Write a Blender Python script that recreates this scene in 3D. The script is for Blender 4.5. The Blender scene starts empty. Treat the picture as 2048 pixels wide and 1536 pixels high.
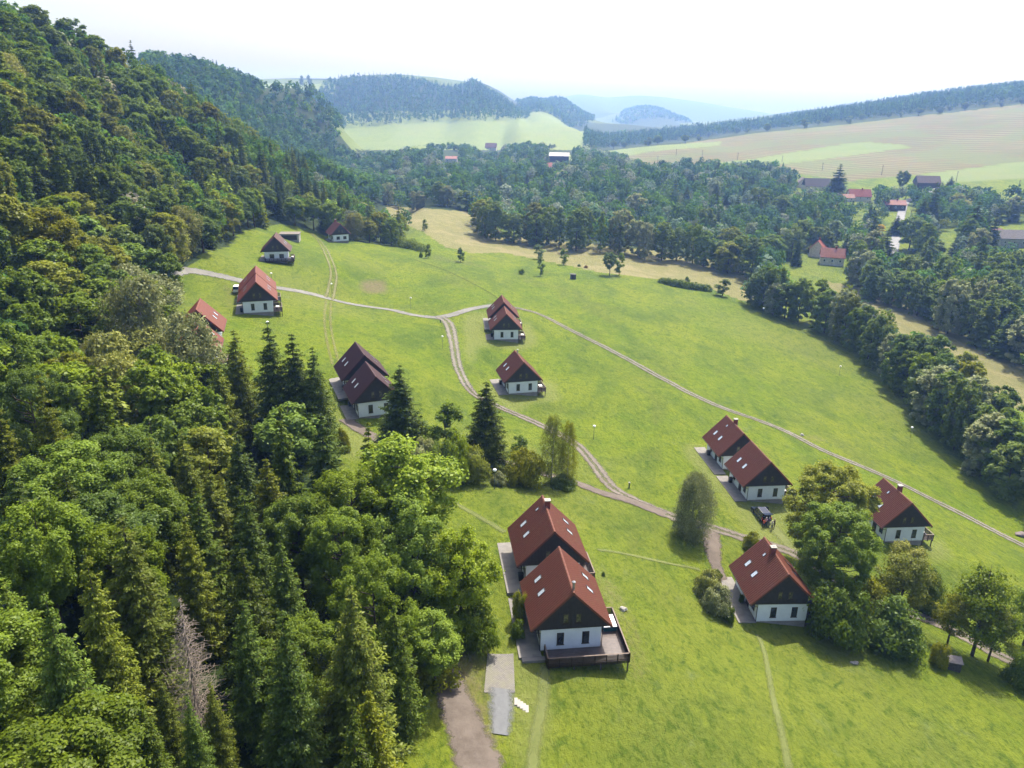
import bpy, bmesh, math, random, zlib
import numpy as np
from mathutils import Matrix, Vector

rng = np.random.default_rng(11)
random.seed(5)
SC = bpy.context.scene
COL = SC.collection
F, PT, RL = 1527.3, 0.3546, -0.0170      # focal length (px of a 2048 px wide frame), pitch, roll
CZ = 100.0                               # height of the drone above the zero level
R = math.radians

# ------------------------------------------------------------------ camera rays
def ray(u, v):
    a = (u - 1024) / F; b = (768 - v) / F; c, s = math.cos(RL), math.sin(RL)
    a, b = c * a + s * b, -s * a + c * b
    return np.array([a, math.cos(PT) + b * math.sin(PT), -math.sin(PT) + b * math.cos(PT)])

def proj(P):
    P = np.asarray(P, float); x, y, z = P[..., 0], P[..., 1], P[..., 2] - CZ
    d = y * math.cos(PT) - z * math.sin(PT); b = y * math.sin(PT) + z * math.cos(PT)
    c, s = math.cos(RL), math.sin(RL)
    a, b = c * x - s * b, s * x + c * b
    d = np.where(np.abs(d) < 1e-6, 1e-6, d)
    return np.stack([1024 + F * a / d, 768 - F * b / d, d], -1)

def gz(u, v, z):                          # the ray through a point of the view, where it meets height z
    d = ray(u, v); p = d * (z - CZ) / d[2]; return (p[0], p[1], z)

def gy(u, v, y, dz=0.0):                  # ... where it is y metres ahead, lowered by dz
    d = ray(u, v); p = d * y / d[1]; return (p[0], p[1], p[2] + CZ - dz)

# ------------------------------------------------------------------ chalet positions (x, y, floor z, yaw)
CHALETS = {
 'A': (6.6, 75.3, 41.9, 7.0), 'B': (5.0, 87.3, 42.3, 7.7), 'C': (37.1, 91.4, 33.9, 2.9), 'D': (45.9, 127.5, 32.9, 6.1),
 'E': (44.7, 140.6, 32.6, 6.4), 'F': (68.6, 120.7, 28.9, 4.8), 'G': (1.6, 171.4, 36.0, 13.5), 'H': (-2.3, 215.4, 35.6, 5.1),
 'I': (-3.2, 224.4, 36.7, 5.2), 'J': (-26.5, 134.8, 45.0, 22.2), 'K': (-30.3, 144.2, 46.0, 22.0), 'L': (-63.4, 184.7, 50.7, 17.1),
 'M': (-67.3, 196.6, 50.3, 17.5), 'N': (-77.5, 248.3, 50.7, 12.5), 'O': (-78.8, 342.8, 40.7, 27.4), 'P': (-63.5, 149.5, 53.1, 16.2),
 'Q': (-60.6, 139.4, 52.0, 16.2)}

def loc2w(h, lx, ly, lz=0.0):
    x, y, z, a = CHALETS[h]; c, s = math.cos(R(a)), math.sin(R(a))
    return (x + c * lx - s * ly, y + s * lx + c * ly, z + lz)

# ------------------------------------------------------------------ terrain from control points
ctrl = []
for h in CHALETS:
    ctrl += [loc2w(h, -5.5, 0, -.12), loc2w(h, -4.6, -6.0, -.3), loc2w(h, 5.2, -6.0, -1.35), loc2w(h, 5.6, 4.6, -1.0)]
def V(x, y, z): ctrl.append((x, y, z + CZ))
def GZ(u, v, z): ctrl.append(gz(u, v, z + CZ))
def GY(u, v, y, dz=0.0): ctrl.append(gy(u, v, y, dz))
# meadow
for a in ((2048, 1090, -80), (1960, 1300, -72), (2048, 1536, -69), (1560, 1536, -62.3), (1150, 1536, -58.8), (930, 1500, -57.6),
          (1780, 960, -75.5), (1560, 860, -72), (1330, 760, -69.5), (1100, 640, -67.5), (1500, 700, -76), (1700, 800, -79),
          (1900, 920, -82), (2048, 1030, -82.5), (640, 900, -53.6), (885, 637, -62), (660, 597, -58.5), (760, 560, -61), (900, 520, -66),
          (1146, 553, -71), (1250, 560, -73.5), (1400, 640, -75), (1440, 592, -78), (880, 480, -69),
          (1000, 505, -72.5), (820, 470, -68)): GZ(*a)
# valley floor
for a in ((2048, 760, -84), (1750, 640, -82), (1490, 570, -80), (1300, 530, -77), (1100, 500, -75.2), (950, 450, -74.5), (820, 430, -73),
          (1790, 500, -81), (1665, 520, -81), (2000, 520, -77), (2048, 640, -83)): GZ(*a)
for a in ((-60, 700, -71), (50, 800, -70), (200, 800, -69), (100, 1000, -69), (0, 1150, -70), (-150, 1100, -66), (300, 600, -74), (150, 600, -74),
          (60, 620, -73), (230, 470, -79)): V(*a)
# the wooded hill on the left
for a in ((-7, 30, -55), (-8, 52, -56.3), (-9, 66, -56), (-13, 82, -55.6), (-15, 94, -55), (-22, 25, -49), (-30, 50, -47.5), (-45, 70, -46), (-50, 40, -36),
          (-80, 60, -27), (-45, 100, -50), (-70, 100, -42), (-75, 125, -43), (-84, 150, -40), (-60, 120, -49.5), (-90, 172, -42), (-30, 0, -44), (-60, 0, -26),
          (-120, 20, 4), (-120, 90, -4)): V(*a)
for a in ((0, 300, 150, 17), (0, 130, 210, 17), (0, 10, 260, 17), (200, 300, 205, 17), (200, 180, 270, 17), (120, 420, 165, 17), (300, 360, 225, 16), (420, 330, 290, 17)): GY(*a)
for a in ((360, 541, -43), (440, 497, -43), (505, 458, -46), (560, 447, -51), (620, 458, -56), (680, 478, -59.5), (740, 488, -62.5), (795, 492, -66)): GZ(*a)
sky1 = ((60, 0, 320), (170, 60, 345), (290, 110, 365), (400, 190, 390), (500, 255, 405), (600, 312, 415), (700, 378, 415), (765, 425, 400))
for u, v, y in sky1:
    GY(u, v, y, 15); p = gy(u, v, y, 15); ctrl.append((p[0] - 15, p[1] + 130, p[2] - (38 if u < 450 else 12)))
V(-420, 300, 70); V(-300, 150, 60)
# the second hill
for u, v, y in ((300, 104, 760), (375, 106, 800), (440, 126, 830), (500, 165, 850), (560, 218, 870), (620, 262, 880), (680, 310, 880)):
    GY(u, v, y, 17); p = gy(u, v, y, 17); ctrl.append((p[0] + 20, p[1] + 250, p[2] - 25))
for a in ((560, 290, 690, 17), (450, 220, 650, 17), (690, 345, 760, 16)): GY(*a)
# far clearing, middle hill and beyond
for a in ((690, 285, 1350), (800, 292, 1350), (900, 296, 1350), (1000, 285, 1500), (1160, 285, 1450), (690, 262, 1650), (800, 250, 1750), (900, 242, 1800), (1040, 238, 1850), (1160, 262, 1650),
          (680, 160, 2150, 20), (750, 157, 2150, 20), (820, 158, 2150, 20), (940, 158, 2150, 20), (1000, 188, 2150, 20), (1050, 222, 2100, 20), (640, 230, 1900, 20),
          (560, 200, 1500, 20), (620, 195, 1700, 20), (560, 250, 1300, 20), (640, 300, 1150, 16),
          (510, 158, 2600), (590, 156, 2600), (660, 158, 2600), (590, 172, 2300),
          (1060, 192, 2900, 20), (1130, 195, 2900, 20), (1180, 225, 2800, 20), (1150, 255, 2300, 10), (1200, 250, 2500), (1260, 250, 2600),
          (1215, 250, 4200), (1250, 224, 4200, 14), (1285, 211, 4200, 16), (1310, 211, 4200, 16), (1340, 226, 4200, 14), (1385, 250, 4200), (1450, 240, 4200), (1290, 246, 3600), (1360, 248, 3600),
          (1180, 194, 6400), (1300, 197, 6400), (1400, 206, 6400), (1520, 224, 6400), (1250, 236, 5400), (1420, 238, 5400), (1700, 245, 6400)): GY(*a)
# right slope
for a in ((1160, 312, 1150), (1300, 292, 1250), (1500, 264, 1350), (1750, 238, 1350), (2048, 206, 1300), (1300, 330, 950), (1500, 326, 900), (1645, 343, 820), (1850, 352, 740), (2040, 400, 620),
          (2040, 330, 780), (1800, 300, 1000), (2040, 270, 1000), (1550, 300, 1050),
          (2048, 165, 1650, 16), (1740, 206, 1800, 16), (1550, 236, 1900, 16), (1900, 185, 1700, 16), (1400, 262, 1600, 16), (1200, 278, 1500, 16), (1300, 270, 1600, 16)): GY(*a)
for a in ((-2500, 7000, -20), (3500, 7000, -60), (3000, 2500, 150), (3500, 500, 90), (1200, 900, 30), (900, 300, -40), (600, 0, -70), (200, -40, -80), (0, -40, -57), (-1500, 0, 120), (-2500, 2500, 40), (-900, 1200, 60),
          (0, 6990, -20), (1200, 3500, -20)): V(*a)
ctrl = np.array(ctrl)
def warp(x, y): return np.stack([np.arcsinh(x / 60.0) * 60, np.arcsinh(y / 90.0) * 90], -1)
_cw = warp(ctrl[:, 0], ctrl[:, 1])
def phi(r2): return np.sqrt(r2 + 64.0)
_A = phi(((_cw[:, None] - _cw[None]) ** 2).sum(-1)); n_ = len(ctrl)
_A -= np.eye(n_) * 0.35
_m = ctrl[:, 2].mean()
_w = np.linalg.solve(_A, ctrl[:, 2] - _m)
def h_exact(x, y):
    x = np.asarray(x, float); y = np.asarray(y, float); sh = x.shape; q = warp(x.ravel(), y.ravel()); out = np.empty(len(q))
    for i in range(0, len(q), 4000):
        out[i:i + 4000] = phi(((q[i:i + 4000, None] - _cw[None]) ** 2).sum(-1)) @ _w
    return (out + _m).reshape(sh)

def steps(lim, s0, k):
    a = [0.0]
    while a[-1] < lim: a.append(a[-1] + max(s0, k * a[-1]))
    return a
xp = steps(3300, 1.3, .0135); xn = steps(2300, 1.3, .0135)
XS = np.array([-v for v in xn[:0:-1]] + xp)
YS = np.array([-v for v in steps(40, 4, .01)[:0:-1]] + [v for v in steps(6900, 1.3, .0125)])
GX, GYY = np.meshgrid(XS, YS)
HZ = h_exact(GX, GYY)
# small natural unevenness
def lat(x, y, s, seed):
    r_ = np.random.default_rng(seed); t = r_.random((64, 64)); i = x / s; j = y / s
    a = np.floor(i).astype(int); b = np.floor(j).astype(int); fx = i - a; fy = j - b; fx = fx * fx * (3 - 2 * fx); fy = fy * fy * (3 - 2 * fy)
    g = lambda p, q: t[p % 64, q % 64]
    return (g(a, b) * (1 - fx) + g(a + 1, b) * fx) * (1 - fy) + (g(a, b + 1) * (1 - fx) + g(a + 1, b + 1) * fx) * fy - .5
HZ = HZ + lat(GX, GYY, 17, 1) * .5 + lat(GX, GYY, 6, 2) * .18 + lat(GX, GYY, 160, 3) * np.clip(GYY / 400, 0, 4) * 1.2
# level the pads of the chalets
for k_, (x_, y_, z_, a_) in CHALETS.items():
    c_, s_ = math.cos(R(a_)), math.sin(R(a_)); dx, dy = GX - x_, GYY - y_
    lx, ly = c_ * dx + s_ * dy, -s_ * dx + c_ * dy
    inside = np.clip(1 - np.maximum(np.abs(lx + .8) - 5.2, np.abs(ly) - 5.0) / 3.0, 0, 1)
    cap = z_ - .13 - np.clip((lx + 3.2) * .14, 0, 1.3) - np.clip((-ly - 4.0) * .10, 0, .5)
    HZ = HZ * (1 - inside) + cap * inside

def h(x, y):
    x = np.asarray(x, float); y = np.asarray(y, float)
    i = np.clip(np.searchsorted(XS, x) - 1, 0, len(XS) - 2); j = np.clip(np.searchsorted(YS, y) - 1, 0, len(YS) - 2)
    fx = np.clip((x - XS[i]) / (XS[i + 1] - XS[i]), 0, 1); fy = np.clip((y - YS[j]) / (YS[j + 1] - YS[j]), 0, 1)
    return (HZ[j, i] * (1 - fx) + HZ[j, i + 1] * fx) * (1 - fy) + (HZ[j + 1, i] * (1 - fx) + HZ[j + 1, i + 1] * fx) * fy
_T = np.concatenate([np.arange(15, 300, .4), np.geomspace(300, 7000, 1200)])
def at(u, v, tmin=0):
    d = ray(u, v); d = d / d[1]; T = _T[_T > tmin]; gap = d[2] * T + CZ - h(d[0] * T, T)
    k = np.argmax(gap < 0)
    if gap[k] >= 0: k = len(T) - 1
    if k == 0: t = T[0]
    else:
        f = gap[k - 1] / (gap[k - 1] - gap[k]); t = T[k - 1] + (T[k] - T[k - 1]) * f
    x, y = d[0] * t, t
    return np.array([x, y, float(h(x, y))])

def inpoly(px, py, poly):
    px = np.asarray(px); ins = np.zeros(px.shape, bool); n = len(poly); j = n - 1
    for i in range(n):
        xi, yi = poly[i]; xj, yj = poly[j]
        c = ((yi > py) != (yj > py)) & (px < (xj - xi) * (py - yi) / (yj - yi + 1e-12) + xi)
        ins ^= c; j = i
    return ins

# ------------------------------------------------------------------ mesh helpers
def np_mesh(name, verts, faces, uv=None):
    me = bpy.data.meshes.new(name); verts = np.asarray(verts, np.float32); faces = np.asarray(faces, np.int32)
    k = faces.shape[1]
    me.vertices.add(len(verts)); me.vertices.foreach_set('co', verts.ravel())
    me.loops.add(faces.size); me.loops.foreach_set('vertex_index', faces.ravel())
    me.polygons.add(len(faces)); me.polygons.foreach_set('loop_start', np.arange(0, faces.size, k, dtype=np.int32))
    me.update(calc_edges=True)
    return me
def attr(me, name, data, kind='FLOAT_COLOR'):
    a = me.attributes.new(name, kind, 'POINT')
    if kind == 'FLOAT_COLOR': a.data.foreach_set('color', np.asarray(data, np.float32).ravel())
    else: a.data.foreach_set('value', np.asarray(data, np.float32).ravel())

class MB:
    """collects boxes, quads, tubes; build() links them as one mesh object"""
    def __init__(s): s.v = []; s.f = []; s.m = []; s.mi = 0
    def add(s, vs, fs):
        o = len(s.v); s.v += [tuple(p) for p in vs]; s.f += [tuple(o + i for i in f) for f in fs]; s.m += [s.mi] * len(fs); return s
    def box(s, x0, y0, z0, x1, y1, z1):
        return s.add([(x0, y0, z0), (x1, y0, z0), (x1, y1, z0), (x0, y1, z0), (x0, y0, z1), (x1, y0, z1), (x1, y1, z1), (x0, y1, z1)],
                     [(3, 2, 1, 0), (4, 5, 6, 7), (0, 1, 5, 4), (1, 2, 6, 5), (2, 3, 7, 6), (3, 0, 4, 7)])
    def prism(s, poly, y0, y1):           # polygon in x,z swept along y
        n = len(poly); vs = [(x, y0, z) for x, z in poly] + [(x, y1, z) for x, z in poly]
        return s.add(vs, [tuple(range(n)), tuple(range(2 * n - 1, n - 1, -1))] + [((i + 1) % n, i, i + n, (i + 1) % n + n) for i in range(n)])
    def prismz(s, poly, z0, z1):
        n = len(poly); vs = [(x, y, z0) for x, y in poly] + [(x, y, z1) for x, y in poly]
        return s.add(vs, [tuple(range(n - 1, -1, -1)), tuple(range(n, 2 * n))] + [(i, (i + 1) % n, (i + 1) % n + n, i + n) for i in range(n)])
    def tube(s, pts, rad, n=6, cap=True):
        pts = [np.array(p, float) for p in pts]; rad = rad if hasattr(rad, '__len__') else [rad] * len(pts)
        vs = []
        for i, p in enumerate(pts):
            t = pts[min(i + 1, len(pts) - 1)] - pts[max(i - 1, 0)]; t = t / (np.linalg.norm(t) + 1e-9)
            a = np.cross(t, (0, 0, 1) if abs(t[2]) < .9 else (1, 0, 0)); a /= np.linalg.norm(a); b = np.cross(t, a)
            vs += [p + rad[i] * (math.cos(2 * math.pi * k / n) * a + math.sin(2 * math.pi * k / n) * b) for k in range(n)]
        fs = [(i * n + k, i * n + (k + 1) % n, (i + 1) * n + (k + 1) % n, (i + 1) * n + k) for i in range(len(pts) - 1) for k in range(n)]
        if cap: fs += [tuple(range(n - 1, -1, -1)), tuple(range((len(pts) - 1) * n, len(pts) * n))]
        return s.add(vs, fs)
    def lathe(s, prof, n=12, c=(0, 0, 0)):
        vs = [(c[0] + r * math.cos(2 * math.pi * k / n), c[1] + r * math.sin(2 * math.pi * k / n), c[2] + z) for r, z in prof for k in range(n)]
        fs = [(i * n + k, i * n + (k + 1) % n, (i + 1) * n + (k + 1) % n, (i + 1) * n + k) for i in range(len(prof) - 1) for k in range(n)]
        return s.add(vs, fs + [tuple(range(n - 1, -1, -1)), tuple(range((len(prof) - 1) * n, len(prof) * n))])
    def mesh(s, name, mats=None, smooth=False):
        me = bpy.data.meshes.new(name); me.from_pydata(s.v, [], s.f); me.update()
        for m in (mats if isinstance(mats, (list, tuple)) else [mats]):
            if m: me.materials.append(m)
        if max(s.m or [0]): me.polygons.foreach_set('material_index', s.m)
        if smooth: me.polygons.foreach_set('use_smooth', [True] * len(s.f))
        return me
    def build(s, name, mats=None, parent=None, smooth=False, bevel=0):
        o = link(name, s.mesh(name, mats, smooth), parent)
        if bevel:
            b = o.modifiers.new('edge', 'BEVEL'); b.width = bevel; b.segments = 2; b.limit_method = 'ANGLE'
        return o
def link(name, data, parent=None, loc=None, rz=0.0):
    o = bpy.data.objects.new(name, data); COL.objects.link(o)
    if parent: o.parent = parent
    if loc is not None: o.location = [float(c) for c in loc]
    if rz: o.rotation_euler[2] = rz
    return o
def tag(o, label=None, cat=None, group=None, kind=None):
    if label: o['label'] = label
    if cat: o['category'] = cat
    if group: o['group'] = group
    if kind: o['kind'] = kind
    return o
def thing(name, label, cat, loc=(0, 0, 0), rz=0.0, group=None):
    return tag(link(name, None, None, loc, rz), label, cat, group)
KIDS = {}
def copy_tree(o, parent=None):
    c = o.copy(); COL.objects.link(c)
    if parent: c.parent = parent
    for ch in o.children: copy_tree(ch, c)
    return c

# ------------------------------------------------------------------ materials
MATS = {}
class NT:
    def __init__(s, name):
        s.m = bpy.data.materials.new(name); s.m.use_nodes = True; s.t = s.m.node_tree; s.t.nodes.clear()
        s.out = s.t.nodes.new('ShaderNodeOutputMaterial')
    def n(s, typ, **kw):
        nd = s.t.nodes.new('ShaderNode' + typ)
        for k, v in kw.items():
            if k.startswith('_'): setattr(nd, k[1:], v)
            else:
                key = k.replace('__', ' ')
                tgt = nd.inputs[int(k[1:])] if k[0] == 'i' and k[1:].isdigit() else nd.inputs[key]
                if hasattr(v, 'is_output'): s.t.links.new(v, tgt)
                else: tgt.default_value = v
        return nd
    def noise(s, scale, detail=3, rough=.55, vec=None, dist=0.0):
        nd = s.n('TexNoise', Scale=scale, Detail=detail, Roughness=rough, Distortion=dist)
        if vec is not None: s.t.links.new(vec, nd.inputs['Vector'])
        return nd.outputs['Fac']
    def ramp(s, fac, lo, hi, a=0.0, b=1.0):
        nd = s.n('MapRange', i0=fac, i1=lo, i2=hi, i3=a, i4=b); nd.clamp = True; return nd.outputs[0]
    def mix(s, f, a, b, mode='MIX'):
        nd = s.t.nodes.new('ShaderNodeMix'); nd.data_type = 'RGBA'; nd.blend_type = mode
        for i, v in ((0, f), (6, a), (7, b)):
            if hasattr(v, 'is_output'): s.t.links.new(v, nd.inputs[i])
            else: nd.inputs[i].default_value = v if i == 0 else (tuple(v) + (1,))[:4]
        return nd.outputs[2]
    def math(s, op, a, b=0.0):
        nd = s.t.nodes.new('ShaderNodeMath'); nd.operation = op
        for i, v in ((0, a), (1, b)):
            if hasattr(v, 'is_output'): s.t.links.new(v, nd.inputs[i])
            else: nd.inputs[i].default_value = v
        return nd.outputs[0]
    def bump(s, hgt, strength=.5, dist=.05):
        return s.n('Bump', Height=hgt, Strength=strength, Distance=dist).outputs[0]
    def surf(s, sh): s.t.links.new(sh.outputs[0] if hasattr(sh, 'outputs') else sh, s.out.inputs[0]); return s.m
    def pos(s): return s.n('NewGeometry').outputs['Position']
    def obj(s): return s.n('TexCoord').outputs['Object']
def basic(name, col, rough=.7, var=.25, scale=3.0, bump=0.0, metal=0.0, spec=.3, fine=0.0):
    if name in MATS: return MATS[name]
    t = NT(name); o = t.obj(); f = t.noise(scale, 4, .6, o)
    c = t.mix(t.ramp(f, .3, .7), [x * (1 - var) for x in col], [min(1, x * (1 + var)) for x in col])
    if fine:
        g = t.noise(scale * 14, 2, .5, o); c = t.mix(t.ramp(g, .35, .7, 0, fine), c, [x * .45 for x in col])
    b = t.n('BsdfPrincipled', Base__Color=c, Roughness=rough, Metallic=metal)
    b.inputs['Specular IOR Level'].default_value = spec
    if bump: t.t.links.new(t.bump(t.noise(scale * 8, 3, .6, o), bump, .02), b.inputs['Normal'])
    MATS[name] = t.surf(b); return MATS[name]
HAZE, EXPO = 2.0e-4, 0.95
# ------------------------------------------------------------------ ground sheet with its land-use zones
nx, ny = len(XS), len(YS)
verts = np.stack([GX, GYY, HZ], -1).reshape(-1, 3)
ii, jj = np.meshgrid(np.arange(nx - 1), np.arange(ny - 1)); a_ = (jj * nx + ii).ravel()
gme = np_mesh('ground', verts, np.stack([a_, a_ + 1, a_ + nx + 1, a_ + nx], -1))
gme.polygons.foreach_set('use_smooth', [True] * len(gme.polygons))
PV = proj(verts); PU, PW, PD = PV[:, 0], PV[:, 1], PV[:, 2]; VY = verts[:, 1]; VX = verts[:, 0]
def zone(poly, y0, y1): return (inpoly(PU, PW, poly) & (VY > y0) & (VY < y1)).astype(np.float32)
Z1 = np.zeros((len(verts), 4), np.float32); Z2 = np.zeros((len(verts), 4), np.float32); Z1[:, 3] = Z2[:, 3] = 1
hay = zone([(770, 410), (960, 425), (1010, 470), (1100, 480), (1300, 500), (1480, 530), (1520, 590), (1500, 606), (1482, 600), (1440, 585), (1373, 562), (1300, 557), (1202, 545), (1130, 530), (1072, 518), (1010, 506), (942, 506), (890, 494), (846, 463), (800, 445), (780, 440)], 250, 900)
hay = np.maximum(hay, zone([(1640, 560), (1800, 590), (1900, 650), (2060, 720), (2060, 830), (1960, 780), (1860, 720), (1740, 650), (1660, 620)], 130, 600))
stub = zone([(1150, 318), (1300, 296), (1500, 268), (1750, 242), (2100, 203), (2100, 323), (2048, 326), (1800, 353), (1700, 362), (1600, 348), (1500, 330), (1400, 342), (1300, 345)], 600, 2000)
far = zone([(1330, 337), (1500, 319), (1690, 288), (1735, 285), (1830, 293), (1640, 319), (1480, 337), (1400, 341)], 600, 2000)
far = np.maximum(far, zone([(1120, 312), (1300, 292), (1440, 283), (1440, 291), (1300, 303), (1160, 330)], 600, 2000))
far = np.maximum(far, zone([(1840, 350), (2100, 316), (2100, 352), (1960, 362), (1880, 366)], 500, 1200))
far = np.maximum(far, zone([(640, 225), (1180, 215), (1180, 300), (640, 300)], 1000, 2300) * (1 - zone([(660, 262), (700, 246), (770, 240), (800, 262), (770, 284), (690, 284)], 1000, 2300) * .35))
far = np.maximum(far, zone([(500, 158), (670, 158), (670, 190), (500, 190)], 2000, 3000))
stub = np.maximum(stub * (1 - far), zone([(500, 140), (670, 140), (670, 159), (500, 159)], 2000, 3000))
hay = np.maximum(hay, zone([(660, 258), (700, 246), (770, 240), (800, 262), (770, 284), (690, 284)], 1000, 2300) * .35)
FOREST_EDGE = [(-6, -40), (-9, 25), (-9.5, 48), (-9.5, 60), (-9.5, 70), (-10, 79), (-15, 87), (-24, 94), (-31, 103), (-36, 112), (-40, 124), (-43, 130), (-52, 131), (-68, 134), (-74, 150), (-76, 164), (-88, 180)]
for u_, v_ in ((345, 543), (392, 522), (440, 498), (472, 474), (507, 456), (560, 447), (620, 457), (680, 477), (740, 487), (797, 491)):
    p_ = at(u_, v_); FOREST_EDGE.append((p_[0], p_[1]))
FOREST_EDGE += [(FOREST_EDGE[-1][0] - 5, FOREST_EDGE[-1][1] + 60), (-90, 520), (-160, 620), (-200, 760), (-1500, 900), (-1500, -40)]
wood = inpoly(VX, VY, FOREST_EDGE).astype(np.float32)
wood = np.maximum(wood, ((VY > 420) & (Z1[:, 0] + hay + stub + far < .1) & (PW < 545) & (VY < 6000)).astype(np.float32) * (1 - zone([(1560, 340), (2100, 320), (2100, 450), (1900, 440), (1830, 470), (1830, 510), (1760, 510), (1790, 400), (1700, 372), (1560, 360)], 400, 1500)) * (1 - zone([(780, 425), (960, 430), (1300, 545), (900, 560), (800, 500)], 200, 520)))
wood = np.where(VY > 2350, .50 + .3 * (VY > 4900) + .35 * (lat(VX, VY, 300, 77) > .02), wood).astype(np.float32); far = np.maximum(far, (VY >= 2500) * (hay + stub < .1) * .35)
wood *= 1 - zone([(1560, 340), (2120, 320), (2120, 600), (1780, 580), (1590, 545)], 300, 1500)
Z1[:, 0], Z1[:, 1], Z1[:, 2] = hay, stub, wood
# short mown lawn round the chalets, bare worn earth
mown = np.zeros(len(verts), np.float32); bare = np.zeros(len(verts), np.float32)
for poly in ([(930, 628), (975, 622), (985, 690), (1060, 640), (1078, 690), (1040, 700), (960, 690), (940, 740), (960, 770), (1000, 770), (1110, 760), (1125, 800), (1060, 806), (1040, 830), (1010, 815), (950, 770), (925, 700)],
             [(1360, 890), (1410, 885), (1450, 960), (1490, 1000), (1600, 1000), (1560, 1080), (1620, 1120), (1560, 1110), (1500, 1075), (1480, 1030), (1400, 950)],
             [(1880, 1060), (1910, 1120), (1860, 1130), (1840, 1100)], [(1180, 1100), (1215, 1150), (1250, 1210), (1260, 1240), (1225, 1240), (1190, 1170)],
             [(1000, 1290), (1050, 1300), (1095, 1340), (1090, 1536), (1020, 1536), (1030, 1420)],
             [(640, 760), (690, 830), (760, 900), (700, 930), (650, 800)], [(1490, 1240), (1520, 1270), (1540, 1300), (1500, 1280)],
             [(1640, 1240), (1700, 1290), (1720, 1340), (1690, 1340), (1640, 1290)]):
    mown = np.maximum(mown, zone(poly, 20, 300))
for poly, w_ in (([(1185, 1150), (1225, 1160), (1262, 1220), (1285, 1290), (1300, 1370), (1255, 1390), (1250, 1300), (1225, 1220)], .5), ([(1640, 1250), (1690, 1290), (1712, 1335), (1680, 1330)], .3), ([(715, 560), (772, 560), (778, 588), (725, 588)], .85), ([(1600, 868), (1650, 872), (1655, 884), (1605, 884)], .6), ([(865, 1300), (985, 1300), (985, 1400), (1000, 1536), (930, 1536)], .7), ([(560, 940), (700, 935), (740, 960), (600, 965)], .35), ([(445, 560), (475, 570), (470, 620), (450, 620)], .5), ([(860, 505), (1000, 535), (1010, 545), (860, 520)], .4)):
    bare = np.maximum(bare, zone(poly, 20, 400) * w_)
def blur(a, k):
    a = a.reshape(ny, nx).copy()
    for _ in range(k): a[1:-1, 1:-1] = (a[1:-1, 1:-1] * 2 + a[:-2, 1:-1] + a[2:, 1:-1] + a[1:-1, :-2] + a[1:-1, 2:]) / 6
    return a.ravel()
mown = blur(mown, 3); bare = blur(bare, 2)
Z2[:, 0], Z2[:, 1], Z2[:, 2] = mown, far, bare
attr(gme, 'zone', Z1); attr(gme, 'zone2', Z2)
t = NT('ground'); p = t.pos()
z1 = t.n('Attribute', _attribute_name='zone').outputs['Color']; z2 = t.n('Attribute', _attribute_name='zone2').outputs['Color']
s1 = t.n('SeparateColor', Color=z1).outputs; s2 = t.n('SeparateColor', Color=z2).outputs
mp = t.n('Mapping', Vector=p); mp.inputs['Scale'].default_value = (1, .55, 1); pv = mp.outputs[0]
n1 = t.noise(.028, 4, .6, p); n2 = t.noise(.22, 4, .65, pv); n3 = t.noise(1.5, 4, .7, pv); n4 = t.noise(9, 3, .6, p); n5 = t.noise(.07, 3, .6, pv, .6)
st = t.noise(.62, 5, .68, pv, .9); st2 = t.noise(2.2, 6, .72, pv, .5)
g = t.mix(t.ramp(n2, .3, .7), (.090, .148, .005), (.148, .188, .008))
g = t.mix(t.ramp(n1, .42, .66, 0, .75), g, (.168, .196, .014))
g = t.mix(t.ramp(n5, .46, .64, 0, .75), g, (.060, .104, .010)); g = t.mix(t.ramp(t.noise(.055, 4, .65, pv, .8), .54, .68, 0, .65), g, (.100, .124, .020))
g = t.mix(t.ramp(t.noise(.012, 3, .6, p, .4), .5, .68, 0, .6), g, (.150, .172, .030))
g = t.mix(t.ramp(st, .50, .66, 0, .75), g, (.050, .092, .007))
g = t.mix(t.ramp(st, .44, .30, 0, .65), g, (.170, .208, .018))
g = t.mix(t.ramp(st2, .53, .62, 0, .6), g, (.044, .080, .005))
g = t.mix(t.ramp(st2, .45, .30, 0, .5), g, (.165, .208, .024))
g = t.mix(t.ramp(t.noise(.33, 4, .75, pv, .3), .60, .74, 0, .55), g, (.130, .165, .062))       # pale clover heads
m_ = t.mix(t.ramp(n3, .3, .7), (.140, .172, .036), (.180, .200, .052))
m_ = t.mix(t.ramp(n4, .5, .75, 0, .5), m_, (.10, .12, .03))
hy = t.mix(t.ramp(n2, .3, .7), (.164, .162, .058), (.216, .198, .084)); hy = t.mix(t.ramp(n5, .45, .7, 0, .6), hy, (.150, .155, .050))
hy = t.mix(t.ramp(t.noise(.05, 3, .6, p, 1.2), .55, .62, 0, .4), hy, (.28, .235, .13))
mpw = t.n('Mapping', Vector=p); mpw.inputs['Rotation'].default_value = (0, 0, R(-33)); mpw.inputs['Scale'].default_value = (1, 1, 0)
wv = t.n('TexWave', Vector=mpw.outputs[0], Scale=.020, Distortion=2.4, Detail=2, Detail__Scale=.4).outputs['Fac']
sb = t.mix(t.ramp(n1, .35, .65), (.142, .118, .052), (.112, .122, .046)); sb = t.mix(t.math('MULTIPLY', t.ramp(wv, .72, .98, 0, .6), t.ramp(t.noise(.008, 3, .6, p), .38, .6)), sb, (.26, .23, .13)); sb = t.mix(t.ramp(wv, .35, .1, 0, .4), sb, (.115, .085, .045))
sb = t.mix(t.ramp(t.noise(.012, 3, .5, p), .5, .62, 0, .7), sb, (0.118, 0.144, 0.048))
fg = t.mix(t.ramp(n1, .3, .7), (0.138, 0.186, 0.054), (0.163, 0.202, 0.070)); fg = t.mix(t.ramp(t.noise(.011, 3, .5, p), .5, .7, 0, .5), fg, (0.173, 0.192, 0.070))
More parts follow.
